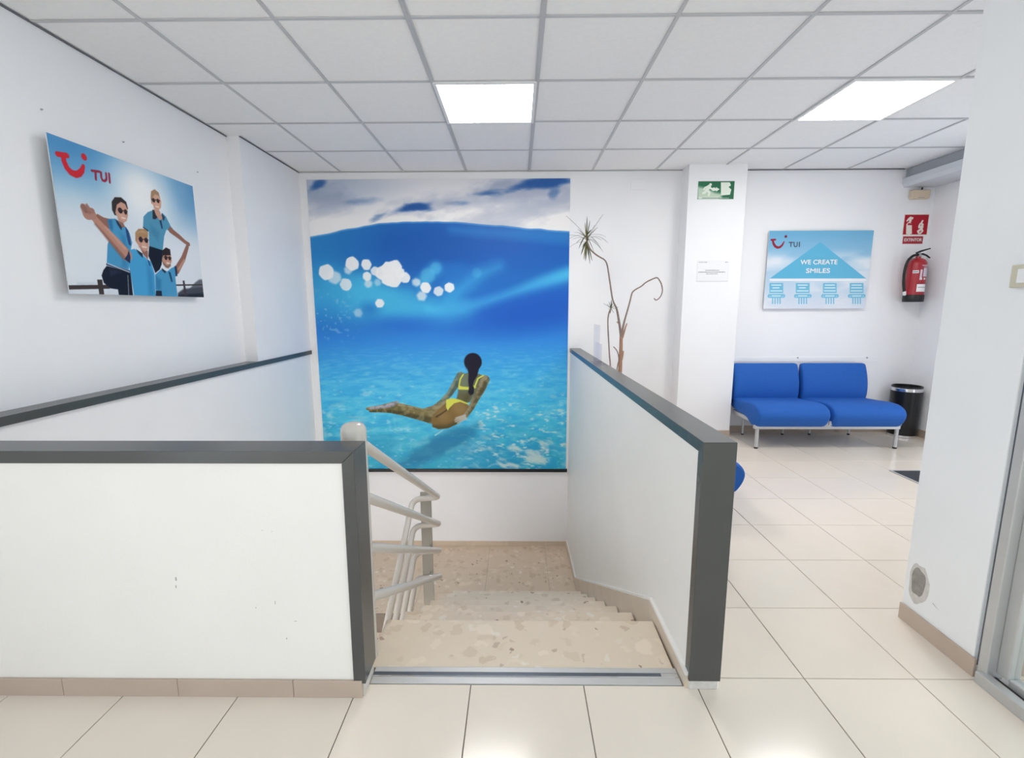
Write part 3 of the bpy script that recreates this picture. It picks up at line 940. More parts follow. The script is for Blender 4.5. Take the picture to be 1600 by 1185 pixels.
# the swimmer's shadow on the sand, then the swimmer
k5 = 4.75 / 731 / 5.923
sh = cv.poly([mb_(*p) for p in ((980, 890), (1230, 850), (1190, 960), (1010, 1080), (840, 1150), (640, 1230), (470, 1230), (640, 1090), (820, 960))])
cv.blend(0.55 * ss(0.07, -0.05, sh + 0.06 * (fbm(U * 8, V * 12, 90) - 0.5)), (18, 104, 156))
cv.blend(0.5 * ss(0.03, -0.01, cv.line([mb_(*p) for p in ((640, 1040), (760, 1010))], .012)), (120, 214, 236))
cv.blend(0.5 * ss(0.03, -0.01, cv.line([mb_(*p) for p in ((940, 1110), (1080, 1050))], .012)), (110, 206, 230))
cv.cover(cv.line([mb_(*p) for p in ((830, 950), (900, 905))], [.008, .004]), (196, 232, 236), 0.8, soft=0.005)
skin_n = fbm(U * 26, V * 26, 95, 3)
def limb(pts, rs, rgb, hi=None, lo=None):
    P_ = [mb_(*p) for p in pts]
    d = cv.line(P_, [r * k5 for r in rs])
    cv.cover(d, rgb, soft=0.004)
    inside = ss(0.003, -0.003, d)
    # modelling of the printed figure: bright upper rim, dark lower rim
    up = cv.line([(a_, b_ + 0.55 * r * k5) for (a_, b_), r in zip(P_, rs)], [0.5 * r * k5 for r in rs])
    dn = cv.line([(a_, b_ - 0.65 * r * k5) for (a_, b_), r in zip(P_, rs)], [0.4 * r * k5 for r in rs])
    if hi: cv.blend(0.65 * inside * ss(0.02, -0.01, up), hi)
    if lo: cv.blend(0.6 * inside * ss(0.02, -0.01, dn), lo)
    cv.blend(0.4 * inside * ss(0.52, 0.68, skin_n), (176, 168, 132))
    cv.blend(0.3 * inside * ss(0.45, 0.3, skin_n), (62, 66, 44))
limb([(1065, 400), (965, 565), (890, 640), (815, 690)], [38, 27, 22, 15], (104, 124, 116), (150, 164, 148), (62, 84, 84))
limb([(960, 660), (840, 715), (720, 740), (560, 700), (440, 670), (330, 690), (200, 705)], [48, 48, 36, 34, 30, 20, 12], (122, 112, 76), (178, 164, 128), (74, 70, 46))
limb([(900, 790), (780, 775), (660, 755), (540, 728), (420, 712), (330, 715), (230, 722)], [82, 66, 50, 44, 34, 24, 16], (112, 100, 60), (140, 128, 82), (64, 62, 36))
limb([(480, 640), (430, 668), (360, 685), (230, 700)], [10, 22, 16, 12], (150, 150, 166), (206, 200, 214))
hip = cv.poly([mb_(*p) for p in ((935, 645), (1020, 612), (1110, 640), (1150, 690), (1130, 760), (1050, 838), (950, 885), (860, 895), (805, 872), (790, 800), (850, 720))])
cv.cover(hip, (132, 106, 58), soft=0.005)
hin = ss(0.004, -0.004, hip)
cv.blend(0.6 * hin * ss(0.05, -0.03, cv.ell(mb_(1050, 700), 60 * k5, 46 * k5, -0.6)), (166, 136, 84))
cv.blend(0.55 * hin * ss(0.05, -0.03, cv.ell(mb_(905, 770), 46 * k5, 40 * k5, -0.4)), (158, 130, 80))
cv.blend(0.75 * hin * ss(0.03, -0.02, cv.line([mb_(*p) for p in ((800, 880), (940, 880), (1040, 832))], .02)), (70, 62, 28))
cv.blend(0.8 * ss(0.008, -0.006, cv.line([mb_(*p) for p in ((960, 700), (900, 742), (840, 780))], [.004, .006, .008])), (58, 50, 28))
body = cv.poly([mb_(*p) for p in ((1060, 395), (1130, 372), (1235, 380), (1290, 412), (1240, 500), (1195, 560), (1150, 645), (1110, 650), (1025, 622), (1040, 555), (1042, 480), (1046, 425))])
cv.cover(body, (108, 116, 92), soft=0.005)
bin_ = ss(0.004, -0.004, body)
cv.blend(0.5 * bin_ * ss(0.06, -0.03, cv.ell(mb_(1090, 440), 40 * k5, 60 * k5)), (128, 142, 124))
cv.blend(0.6 * bin_ * ss(0.04, -0.03, cv.ell(mb_(1090, 600), 60 * k5, 40 * k5)), (104, 92, 56))
cv.blend(0.5 * bin_ * ss(0.03, -0.02, cv.line([mb_(*p) for p in ((1150, 560), (1110, 640))], .02)), (72, 70, 44))
limb([(1292, 435), (1255, 520), (1205, 610), (1160, 700), (1110, 770)], [40, 38, 31, 26, 22], (118, 110, 80), (166, 150, 118), (70, 66, 44))
for (a_, b_) in (((1105, 765), (1020, 790)), ((1105, 775), (1012, 808)), ((1108, 785), (1016, 825)), ((1115, 795), (1035, 836))):
    cv.cover(cv.line([mb_(*a_), mb_(*b_)], [10 * k5, 6 * k5]), (196, 194, 184), 0.9, soft=0.003)
yel = (226, 230, 92)
cv.cover(cv.poly([mb_(*p) for p in ((930, 622), (985, 606), (1060, 622), (1135, 655), (1132, 666), (1060, 640), (1005, 655), (968, 690), (945, 722), (930, 690))]), yel, soft=0.004)
cv.cover(cv.poly([mb_(*p) for p in ((1046, 486), (1075, 498), (1135, 503), (1200, 488), (1206, 512), (1140, 530), (1040, 526))]), yel, soft=0.004)
cv.cover(cv.line([mb_(*p) for p in ((1088, 388), (1062, 430), (1050, 490))], 6 * k5), yel, soft=0.003)
cv.cover(cv.line([mb_(*p) for p in ((1275, 396), (1225, 425), (1198, 495))], 6.5 * k5), yel, soft=0.003)
hair = (24, 20, 42)
cv.cover(cv.ell(mb_(1178, 272), 82 * k5, 84 * k5), hair, soft=0.005)
cv.cover(cv.line([mb_(*p) for p in ((1180, 320), (1180, 380), (1162, 440), (1158, 490))], [58 * k5, 42 * k5, 28 * k5, 20 * k5]), hair, soft=0.005)
cv.cover(cv.line([mb_(*p) for p in ((1165, 512), (1162, 550), (1158, 572))], [24 * k5, 26 * k5, 8 * k5]), hair, soft=0.004)
cv.blend(0.5 * ss(0.01, -0.01, cv.ell(mb_(1120, 330), 8 * k5, 14 * k5)), (70, 70, 96))
cv.build('print', M['pmural'], mu, -0.0008)
tag(mu, 'tall underwater swimmer mural on the back wall of the stairwell', 'mural')

# ------------------------------------------------------------------ left poster (on stand-offs, facing the stairs)
PX = XL + 0.055
po = empty('photo_board', (PX, 2.71, 1.71), math.pi / 2)
PW, PH = 0.490, 0.362
def board_local(q): return (q.y - 2.71, q.z - 1.71)
c4 = [board_local(at(a_, b_, 'x', PX)) for a_, b_ in ((71, 208), (301, 290), (318, 464), (110, 460))]
u0, u1 = (c4[0][0] + c4[3][0]) / 2, (c4[1][0] + c4[2][0]) / 2
v1, v0 = (c4[0][1] + c4[1][1]) / 2, (c4[2][1] + c4[3][1]) / 2
MB().box(u0, u1, 0.0, 0.004, v0, v1).build('panel', M['board'], po)
for a_ in (u0 + 0.12, u1 - 0.12):
    for b_ in (v0 + 0.1, v1 - 0.1):
        MB().box(a_ - 0.02, a_ + 0.02, 0.004, 0.0545, b_ - 0.02, b_ + 0.02).build('stand_off', M['white'], po)
cv = Canvas(u0, u1, v0, v1, 420, 316)
def pa_(zx, zy):
    return board_local(at(50 + zx / 3.823, 180 + zy / 3.823, 'x', PX))
U, V = cv.u, cv.v
G, H = (U - u0) / (u1 - u0), (v1 - V) / (v1 - v0)
kp = (u1 - u0) / 880.0 * 1.0
base = np.array((226, 232, 238.))
cv.c[:] = base
cv.blend(ss(0.62, 0.0, H) * 1.0, (128, 182, 216))
cv.blend(ss(0.42, 0.0, H + 0.15 * G) * ss(0.75, 0.1, G) * 0.85, (66, 142, 200))
cv.blend(0.85 * ss(0.55, 0.0, H) * ss(0.72, 1.0, G), (84, 146, 198))
glow = np.hypot((U - pa_(655, 470)[0]) * 1.0, (V - pa_(655, 470)[1]) * 1.1)
cv.blend(ss(0.34, 0.04, glow) * 0.96, (250, 250, 250))
cv.blend(0.5 * ss(0.85, 1.0, H), (206, 214, 224))
cv.blend(0.18 * (fbm(U * 5, V * 9, 3) - 0.3), (250, 252, 255))
def PP(*pts): return [pa_(*p) for p in pts]
def shape(pts, rgb, a=1.0): cv.cover(cv.poly(PP(*pts)), rgb, a)
def el(c, rx, ry, rgb, a=1.0, rot=-0.18): cv.cover(cv.ell(pa_(*c), rx * kp, ry * kp * 0.86, rot), rgb, a)
def stroke(pts, r, rgb, a=1.0): cv.cover(cv.line(PP(*pts), [q * kp for q in r] if isinstance(r, (list, tuple)) else r * kp), rgb, a)
def pb(zx, zy): return board_local(at(120 + zx / 6.237, 280 + zy / 6.237, 'x', PX))
kb = kp * 3.823 / 6.237
def shape(pts, rgb, a=1.0, soft=None): cv.cover(cv.poly([pb(*p) for p in pts]), rgb, a, soft)
def stroke(pts, r, rgb, a=1.0, soft=None): cv.cover(cv.line([pb(*p) for p in pts], [q * kb for q in r] if isinstance(r, (list, tuple)) else r * kb), rgb, a, soft)
def el(c, rx, ry, rgb, a=1.0, soft=None): cv.cover(cv.ell(pb(*c), rx * kb, ry * kb * 0.9, -0.15), rgb, a, soft)
brown, navy, ink_ = (64, 52, 48), (18, 20, 32), (36, 34, 48)
sk, skd, shirt, shirtd = (206, 158, 138), (150, 104, 88), (74, 152, 196), (46, 116, 164)
SO = 0.006
def face(pts, c, r1_, r2_, tone, lens, mouth, chin):
    shape(pts, tone)
    cv.blend(0.45 * ss(0.002, -0.002, cv.poly([pb(*p) for p in pts])) * ss(0.01, -0.02, cv.ell(pb(*c), r1_ * kb, r2_ * kb)), (230, 186, 166))
    for (lx, ly, a1, a2) in lens: el((lx, ly), a1, a2, (40, 26, 28))
    stroke([(lens[0][0] - lens[0][2], lens[0][1] - 8), (lens[1][0] + lens[1][2], lens[1][1] - 4)], 4, (60, 42, 40))
    stroke(mouth, 5, (238, 226, 220), 0.9)
    stroke(chin, 8, skd, 0.35, SO)
# fence, hill and bushes
shape([(1090, 1080), (1150, 1010), (1190, 980), (1260, 975), (1260, 1150), (1060, 1150)], (104, 106, 116), 1, SO)
shape([(985, 1110), (1040, 1070), (1260, 1050), (1260, 1150), (985, 1150)], (70, 70, 78), 1, SO)
shape([(990, 1130), (1260, 1110), (1260, 1160), (985, 1160)], (34, 32, 38), 1, SO)
shape([(0, 1010), (210, 1010), (210, 1030), (0, 1040)], (196, 206, 214), 0.8, SO)
stroke([(-80, 1056), (310, 1050)], 15, brown)
shape([(196, 980), (246, 980), (270, 1150), (222, 1150)], brown)
stroke([(965, 1034), (1260, 1030)], 7, brown)
shape([(1030, 990), (1048, 990), (1072, 1140), (1050, 1140)], brown)
# person at the left
stroke([(330, 445), (262, 412), (205, 362)], [44, 30, 16], skd)
shape([(296, 396), (368, 384), (420, 440), (480, 470), (515, 530), (538, 620), (522, 700), (505, 884), (290, 826), (298, 640), (330, 540)], shirt)
shape([(296, 396), (340, 390), (352, 470), (345, 510), (318, 480)], shirtd, 0.9, SO)
shape([(420, 520), (470, 560), (500, 700), (480, 860), (440, 850), (450, 680)], shirtd, 0.5, 0.012)
shape([(372, 386), (402, 410), (440, 470), (432, 500), (392, 440)], (36, 50, 70))
shape([(470, 462), (500, 500), (520, 580), (528, 650), (505, 640), (485, 560)], (40, 70, 120))
shape([(398, 400), (450, 428), (472, 470), (440, 470)], skd)
shape([(290, 846), (522, 904), (548, 1150), (412, 1150), (400, 1076), (330, 1066), (262, 1012), (240, 940), (258, 886)], navy)
shape([(320, 880), (420, 905), (330, 940)], (48, 58, 84), 0.7, 0.012)
stroke([(496, 940), (506, 1140)], 3, (190, 196, 206), 0.8)
stroke([(292, 832), (512, 898)], 7, (40, 56, 96)); stroke([(298, 822), (512, 908)], 3.5, (222, 226, 232))
shape([(338, 220), (368, 176), (430, 178), (480, 222), (498, 290), (478, 300), (380, 300), (384, 356), (366, 350), (342, 300)], (46, 38, 38))
face([(388, 250), (428, 222), (470, 244), (494, 300), (497, 356), (484, 408), (452, 428), (410, 400), (374, 330)], (440, 370), 30, 36, sk, ((422, 306, 22, 25), (474, 320, 15, 23)), ((440, 378), (472, 384)), ((400, 390), (450, 424)))
# person at the top
shape([(648, 366), (690, 322), (738, 304), (800, 380), (832, 330), (868, 366), (900, 430), (926, 480), (900, 506), (872, 492), (850, 560), (836, 694), (770, 690), (704, 650), (700, 512), (644, 470)], (82, 150, 182))
shape([(720, 440), (800, 520), (790, 600), (720, 520)], (58, 122, 158), 0.5, 0.014)
shape([(644, 462), (696, 500), (694, 514), (644, 474)], (28, 40, 62)); shape([(926, 474), (896, 500), (900, 510), (930, 484)], (28, 40, 62))
shape([(736, 298), (752, 300), (786, 372), (764, 392), (738, 388)], (40, 44, 52))
shape([(800, 396), (822, 400), (838, 480), (826, 486)], (38, 62, 96)); shape([(826, 330), (858, 372), (846, 410), (830, 380)], (44, 60, 84))
shape([(748, 288), (806, 310), (834, 380), (808, 404), (770, 350)], sk)
stroke([(912, 498), (1000, 566), (1050, 610), (1090, 636)], [26, 22, 18, 18], skd)
shape([(704, 652), (836, 694), (826, 832), (806, 882), (764, 916), (728, 820), (696, 750)], navy)
shape([(718, 180), (722, 120), (756, 98), (796, 130), (812, 190), (790, 200), (736, 196), (736, 240), (726, 240)], (170, 134, 104))
face([(730, 190), (760, 146), (798, 164), (822, 216), (820, 276), (798, 304), (762, 288), (732, 240)], (780, 255), 26, 30, (214, 166, 142), ((747, 206, 18, 20), (790, 213, 17, 20)), ((768, 268), (796, 272)), ((752, 278), (790, 302)))
# person at the right
stroke([(972, 890), (1036, 776), (1076, 660)], [34, 28, 20], skd)
stroke([(990, 880), (1046, 790)], 10, (214, 166, 140), 0.8, SO)
shape([(762, 932), (820, 880), (880, 900), (920, 868), (962, 848), (976, 940), (958, 952), (982, 1150), (830, 1150), (800, 1090), (768, 1080)], shirt)
shape([(766, 940), (820, 980), (820, 1080), (770, 1070)], shirtd, 0.7, 0.01)
shape([(950, 850), (970, 846), (980, 944), (964, 948)], (30, 48, 78))
shape([(826, 866), (870, 900), (858, 918), (830, 892)], (30, 42, 60)); shape([(890, 900), (912, 910), (934, 1000), (920, 1004)], (34, 60, 96))
shape([(832, 770), (834, 694), (868, 666), (908, 686), (916, 750), (850, 750), (842, 830), (826, 790)], (46, 34, 32))
face([(842, 744), (914, 742), (924, 796), (908, 850), (882, 868), (848, 836), (828, 786)], (885, 815), 20, 20, (196, 146, 122), ((867, 767, 17, 22), (904, 772, 15, 20)), ((876, 818), (902, 822)), ((846, 832), (884, 862)))
stroke([(848, 828), (866, 852), (890, 858), (908, 840)], 8, (92, 62, 52), 0.7, SO)
shape([(770, 1085), (826, 1090), (830, 1150), (766, 1150)], (30, 34, 52))
# person in the middle with the raised arm
shape([(508, 692), (560, 680), (640, 738), (690, 786), (722, 804), (756, 920), (768, 1150), (560, 1150), (530, 960), (508, 850)], (72, 160, 210))
shape([(680, 820), (740, 920), (752, 1140), (700, 1140), (690, 960)], (48, 126, 178), 0.6, 0.014)
stroke([(488, 742), (400, 640), (290, 520), (190, 408), (150, 360)], [50, 46, 36, 28, 26], (190, 140, 120))
stroke([(452, 762), (360, 650), (260, 530), (180, 440)], [18, 16, 12, 8], (136, 92, 80), 0.75, SO)
stroke([(470, 680), (380, 580), (280, 470)], [9, 8, 6], (216, 172, 152), 0.6, SO)
shape([(506, 690), (522, 760), (518, 822), (462, 780), (490, 740)], (38, 50, 84))
stroke([(70, 282), (104, 340), (150, 348)], [30, 42, 34], (178, 130, 116)); stroke([(60, 268), (84, 300)], 20, (150, 106, 94)); stroke([(96, 250), (120, 300), (150, 310)], [9, 18, 20], (164, 118, 106))
stroke([(86, 320), (130, 330)], 5, (124, 84, 76), 0.7, SO)
shape([(574, 680), (640, 726), (640, 768), (600, 726)], (30, 40, 58)); shape([(686, 780), (706, 800), (720, 850), (706, 846)], (36, 70, 112))
shape([(612, 660), (692, 700), (692, 784), (646, 736)], skd)
shape([(570, 600), (568, 520), (600, 484), (660, 486), (694, 520), (692, 580), (600, 570), (596, 640)], (176, 136, 96))
shape([(580, 520), (640, 500), (690, 530), (640, 520)], (206, 170, 128), 0.8, SO)
face([(588, 566), (692, 574), (700, 640), (692, 690), (654, 712), (612, 666), (586, 620)], (655, 650), 30, 34, (204, 154, 130), ((622, 589, 21, 26), (675, 597, 20, 24)), ((638, 660), (678, 666)), ((606, 658), (654, 706)))
smile_logo(cv, pa_, kp)
brand_word(cv, pa_, kp, (150, 36, 62))
cv.build('print', M['pposter'], po, -0.0008)
tag(po, 'photo board of four people in blue polo shirts on the left wall', 'poster')

# ------------------------------------------------------------------ right poster
QY = YB - 0.032
qo = empty('slogan_board', (2.92, QY, 1.626))
c4 = [at(a_, b_, 'y', QY) for a_, b_ in ((1202, 361), (1365, 360), (1352, 483), (1193, 482))]
u0, u1 = (c4[0].x + c4[3].x) / 2 - 2.92, (c4[1].x + c4[2].x) / 2 - 2.92
v1, v0 = (c4[0].z + c4[1].z) / 2 - 1.626, (c4[2].z + c4[3].z) / 2 - 1.626
MB().box(u0, u1, 0.0, 0.006, v0, v1).build('panel', M['board'], qo)
for a_ in (u0 + 0.12, u1 - 0.12):
    for b_ in (v0 + 0.1, v1 - 0.1):
        MB().box(a_ - 0.02, a_ + 0.02, 0.006, 0.0315, b_ - 0.02, b_ + 0.02).build('stand_off', M['white'], qo)
cv = Canvas(u0, u1, v0, v1, 460, 344)
def qa(zx, zy):
    q = at(1170 + zx / 7.27, 340 + zy / 7.27, 'y', QY)
    return (q.x - 2.92, q.z - 1.626)
U, V = cv.u, cv.v
G, H = (U - u0) / (u1 - u0), (v1 - V) / (v1 - v0)
for i, (a_, b_) in enumerate(((112, 218), (178, 224), (216, 236))):
    cv.c[..., i] = np.interp(H, [0, 0.25, 0.5, 1.0], [a_, a_ + (b_ - a_) * 0.25, a_ + (b_ - a_) * 0.6, b_])
cv.blend(0.7 * ss(0.45, 0.68, fbm(U * 3, V * 7, 11)) * ss(0.2, 0.4, H), (232, 234, 240))
cv.blend(0.5 * ss(0.05, -0.02, cv.ell(qa(330, 520), .16, .04)), (240, 240, 244))
cv.blend(0.5 * ss(0.05, -0.02, cv.ell(qa(1290, 530), .12, .05)), (236, 240, 244))
tb = (96, 182, 218)
cv.cover(cv.poly([qa(812, 280), qa(1330, 692), qa(238, 692)]), tb)
cv.cover(cv.poly([qa(236, 698), qa(1330, 698), qa(1330, 722), qa(236, 722)]), (238, 240, 244))
kq = 4.6 / 731 / 7.27
for cx_ in (312, 612, 920, 1224):
    x0, x1 = cx_ - 78, cx_ + 78
    cv.cover(cv.poly([qa(x0, 745), qa(x1, 745), qa(x1, 858), qa(x0, 858)]), (112, 188, 218))
    for yy, w in ((768, 52), (800, 58 if cx_ > 800 else 38), (834, 62)):
        s_ = cx_ - w
        while s_ < cx_ + w:
            cv.cover(cv.line([qa(s_, yy), qa(min(s_ + 11, cx_ + w), yy)], 6.5 * kq), (226, 238, 244), 0.85)
            s_ += 19
    cv.cover(cv.line([qa(x0, 892), qa(x1 + 2, 892)], 21 * kq), (112, 188, 218))
    cv.cover(cv.line([qa(cx_ - 46, 892), qa(cx_ + 46, 892)], 9 * kq), (208, 230, 240), 0.8)
    for e_ in (x0 + 6, x1 - 4):
        cv.cover(cv.ell(qa(e_, 896), 8 * kq, 8 * kq), (196, 222, 236), 0.7)
    for e_ in (-42, -14, 14, 42):
        cv.cover(cv.line([qa(cx_ + e_, 915), qa(cx_ + e_ * 1.02, 978)], 6.5 * kq), (112, 188, 218))
red2 = (150, 34, 56)
cv.cover(cv.line([qa(256, 254), qa(300, 252)], 10 * kq), red2)
cv.cover(cv.line([qa(*p) for p in ((272, 258), (280, 296), (298, 326), (325, 342), (352, 338), (378, 316), (400, 276))], [11 * kq, 12 * kq, 13 * kq, 13 * kq, 12 * kq, 10 * kq, 6 * kq]), red2)
cv.cover(cv.ell(qa(420, 216), 15 * kq, 15 * kq), (120, 36, 66))
dk = (70, 74, 92)
cv.cover(cv.line([qa(458, 284), qa(500, 284)], 5.5 * kq), dk); cv.cover(cv.line([qa(479, 284), qa(477, 330)], 5.5 * kq), dk)
cv.cover(cv.line([qa(*p) for p in ((514, 282), (513, 314), (520, 329), (532, 332), (544, 329), (549, 314), (550, 282))], 5 * kq), dk)
cv.cover(cv.line([qa(575, 282), qa(573, 330)], 6 * kq), dk)
cv.build('print', M['pposter'], qo, -0.0008)
a_, b_ = qa(588, 510), qa(1005, 510)
text_mesh('lettering', 'WE CREATE', 0.06, M['white'], qo, ((a_[0] + b_[0]) / 2, -0.0018, a_[1]), bold=0.0016, width=b_[0] - a_[0])
a_, b_ = qa(650, 608), qa(920, 608)
text_mesh('lettering', 'SMILES', 0.06, M['white'], qo, ((a_[0] + b_[0]) / 2, -0.0018, a_[1]), bold=0.0016, width=b_[0] - a_[0])
tag(qo, 'pale blue slogan board reading WE CREATE SMILES above the bench', 'poster')

# ------------------------------------------------------------------ signs on the column
CYF = 4.535
def za(zx, zy, y):              # sketch of the signs
    q = at(1060 + zx / 3.81, 240 + zy / 3.81, 'y', y)
    return q
q0, q1 = za(118, 166, CYF), za(327, 272, CYF)
ex = empty('exit_sign', ((q0.x + q1.x) / 2, CYF, (q0.z + q1.z) / 2))
ew, eh = (q1.x - q0.x) / 2, (q0.z - q1.z) / 2
MB().box(-ew, ew, -0.003, 0.0, -eh, eh).build('plate', M['white'], ex)
cv = Canvas(-ew, ew, -eh, eh, 150, 80)
def ea(zx, zy):
    q = za(zx, zy, CYF)
    return (q.x - ex.location.x, q.z - ex.location.z)
U, V = cv.u, cv.v
cv.c[:] = (34, 112, 74)
cv.blend(0.35 * fbm(U * 20, V * 20, 4), (20, 84, 54))
ke = 4.5 / 731 / 3.81
ltc = (232, 240, 226)
cv.blend(0.9 * ss(.03, -.01, cv.poly([ea(118, 205), ea(160, 212), ea(215, 240), ea(250, 246), ea(250, 262), ea(118, 262)])), (214, 226, 206))
cv.cover(cv.poly([ea(252, 172), ea(305, 172), ea(312, 190), ea(298, 200), ea(314, 215), ea(306, 246), ea(252, 250)]), ltc)
cv.cover(cv.ell(ea(190, 186), 8 * ke, 8 * ke), ltc)
cv.cover(cv.line([ea(182, 198), ea(168, 218)], [11 * ke, 9 * ke]), ltc)
cv.cover(cv.line([ea(180, 198), ea(198, 212), ea(212, 208)], 5 * ke), ltc)
cv.cover(cv.line([ea(176, 196), ea(158, 204), ea(152, 214)], 5 * ke), ltc)
cv.cover(cv.line([ea(170, 220), ea(184, 232), ea(180, 248)], 6 * ke), ltc)
cv.cover(cv.line([ea(166, 220), ea(156, 234), ea(146, 236)], 6 * ke), ltc)
cv.cover(cv.line([ea(206, 216), ea(226, 214)], 7 * ke), ltc); cv.cover(cv.poly([ea(222, 200), ea(244, 213), ea(224, 228)]), ltc)
cv.cover(cv.poly([ea(118, 258), ea(240, 258), ea(240, 272), ea(118, 272)]), (222, 230, 216), 0.9)
for s_ in range(142, 300, 8):
    cv.cover(cv.line([ea(s_, 266), ea(s_ + 4, 266)], 2 * ke), (60, 110, 84) if s_ < 240 else (214, 226, 210), 0.7)
cv.build('print', M['psign'], ex, -0.0036)
tag(ex, 'green emergency exit sign with running figure on the column', 'sign')

q0, q1 = at(1090, 408, 'y', CYF), at(1137, 440, 'y', CYF)
nt_ = empty('notice_sheet', ((q0.x + q1.x) / 2 , CYF, (q0.z + q1.z) / 2))
w, h = (q1.x - q0.x) / 2, (q0.z - q1.z) / 2
MB().box(-w, w, -0.0016, 0.0, -h, h).build('sheet', M['paper'], nt_)
def nline(x0, x1, z, t, m='greyink'):
    s_ = x0
    rr = random.Random(int(z * 1e4))
    while s_ < x1:
        e_ = min(s_ + rr.uniform(0.008, 0.024), x1)
        MB().box(s_, e_, -0.0022, -0.0016, z - t, z + t).build('printed_word', M[m], nt_)
        s_ = e_ + 0.004
nline(-w + .012, -w + 0.09, h - 0.012, 0.0022)
nline(w - .035, w - 0.012, h - 0.012, 0.003)
nline(-.07, .06, 0.008, 0.0024, 'ink')
nline(-w + .012, w - .03, -0.008, 0.0024, 'ink')
nline(-.06, .05, -0.024, 0.0022, 'ink')
for a_, b_, c_, d_ in ((-w, w, -h, -h + .002), (-w, w, h - .002, h), (-w, -w + .002, -h, h), (w - .002, w, -h, h)):
    MB().box(a_, b_, -0.003, -0.0016, c_, d_).build('edge', M['greyink' if c_ == -h and d_ < 0 else 'board'], nt_)
tag(nt_, 'small white printed notice below the exit sign on the column', 'notice')

# ------------------------------------------------------------------ fire extinguisher corner
def xa_(zx, zy, y=YB):
    return at(1380 + zx / 5.39, 280 + zy / 5.39, 'y', y)
q0, q1 = xa_(184, 298), xa_(362, 470)
es = empty('extinguisher_sign', ((q0.x + q1.x) / 2, YB, (q0.z + q1.z) / 2))
w, h = (q1.x - q0.x) / 2 + 0.004, (q0.z - q1.z) / 2
MB().box(-w, w, -0.002, 0.0, -h, h).build('plate', M['beige'], es)
cv = Canvas(-w + .004, w - .004, -h + .004, h - .004, 110, 104)
def xl(zx, zy):
    q = xa_(zx, zy)
    return (q.x - es.location.x, q.z - es.location.z)
cv.c[:] = (176, 24, 44)
kx = 4.7 / 731 / 5.39
wh = (238, 228, 218)
cv.cover(cv.line([xl(216, 385), xl(213, 450)], 21 * kx), wh)
cv.cover(cv.poly([xl(193, 380), xl(240, 380), xl(240, 462), xl(190, 462)]), wh)
cv.cover(cv.poly([xl(206, 372), xl(246, 372), xl(246, 388), xl(204, 388)]), (176, 24, 44))
cv.cover(cv.line([xl(226, 352), xl(226, 330)], 11 * kx), wh)
cv.cover(cv.poly([xl(206, 340), xl(226, 316), xl(254, 322), xl(248, 340)]), wh)
cv.cover(cv.line([xl(214, 334), xl(200, 352)], 6 * kx), wh)
for fl_ in (((330, 352), (318, 372), (332, 384), (318, 400), (300, 408)), ((310, 378), (300, 398), (318, 412), (308, 432), (290, 438)), ((330, 400), (322, 424), (330, 436), (312, 456)), ((302, 428), (292, 446), (300, 458))):
    cv.cover(cv.line([xl(*p) for p in fl_], 7 * kx), wh)
cv.build('print', M['psign'], es, -0.0026)
tag(es, 'red fire extinguisher pictogram sign in the corner', 'sign')
q0, q1 = xa_(168, 482), xa_(328, 545)
e2 = empty('word_sign', ((q0.x + q1.x) / 2, YB, (q0.z + q1.z) / 2))
w, h = (q1.x - q0.x) / 2, (q0.z - q1.z) / 2
MB().box(-w, w, -0.002, 0.0, -h, h).build('plate', M['red'], e2)
text_mesh('lettering', 'EXTINTOR', 0.04, M['white'], e2, (0, -0.0028, 0), bold=0.0009, width=w * 1.75)
tag(e2, 'small red sign reading EXTINTOR above the extinguisher', 'sign')

fe = empty('fire_extinguisher', (3.815, 4.618, 1.318))
MB().lathe([(0.079, 0.0), (0.082, 0.006), (0.082, 0.062), (0.078, 0.068)], n=32).build('base_ring', M['black'], fe)
smooth_by_angle(fe.children[-1])
MB().lathe([(0.076, 0.06), (0.076, 0.345), (0.072, 0.368), (0.058, 0.392), (0.036, 0.406), (0.022, 0.410), (0.020, 0.425)], n=40).build('cylinder', M['red'], fe)
smooth_by_angle(fe.children[-1], 50)
body_ = fe.children[-1]
def cyl_patch(name, a0, a1, z0, z1, m, parent, r=0.0768, n=10):
    A = [math.radians(a0 + (a1 - a0) * i / n) for i in range(n + 1)]
    inner = [(r * math.cos(a), r * math.sin(a)) for a in A]
    outer = [((r + .0008) * math.cos(a), (r + .0008) * math.sin(a)) for a in A]
    ring = inner + outer[::-1]
    return MB().prism([(x, y, z0) for x, y in ring], [(x, y, z1) for x, y in ring]).build(name, m, parent)
pale = mat('pale_label', (212, 204, 216), 0.45)
cyl_patch('white_label', -118, -28, 0.095, 0.165, M['paper'], body_)
cyl_patch('instruction_label', -88, -18, 0.235, 0.315, pale, body_)
cyl_patch('printed_block', -108, -95, 0.205, 0.300, pale, body_)
for a0 in (-104, -80, -56, -32):
    cyl_patch('printed_block', a0, a0 + 12, 0.206, 0.224, M['paper'], body_)
cyl_patch('printed_block', -100, -40, 0.335, 0.342, pale, body_, 0.0775)
cyl_patch('printed_block', -90, -50, 0.322, 0.327, pale, body_)
cyl_patch('printed_line', -112, -60, 0.134, 0.138, M['ink'], body_, 0.0778)
cyl_patch('seal', -150, -116, 0.268, 0.294, M['paper'], body_)
cyl_patch('seal_stripe', -148, -120, 0.277, 0.284, M['ink'], body_, 0.0778)
MB().lathe([(0.020, 0.425), (0.022, 0.428), (0.022, 0.45), (0.014, 0.455), (0.014, 0.468)], n=20).build('valve', M['steel'], fe)
MB().tube([(-0.03, -0.008, 0.458), (0.012, -0.012, 0.476), (0.085, -0.02, 0.498)], [0.007, 0.009, 0.005], 10).build('lever', M['black'], fe)
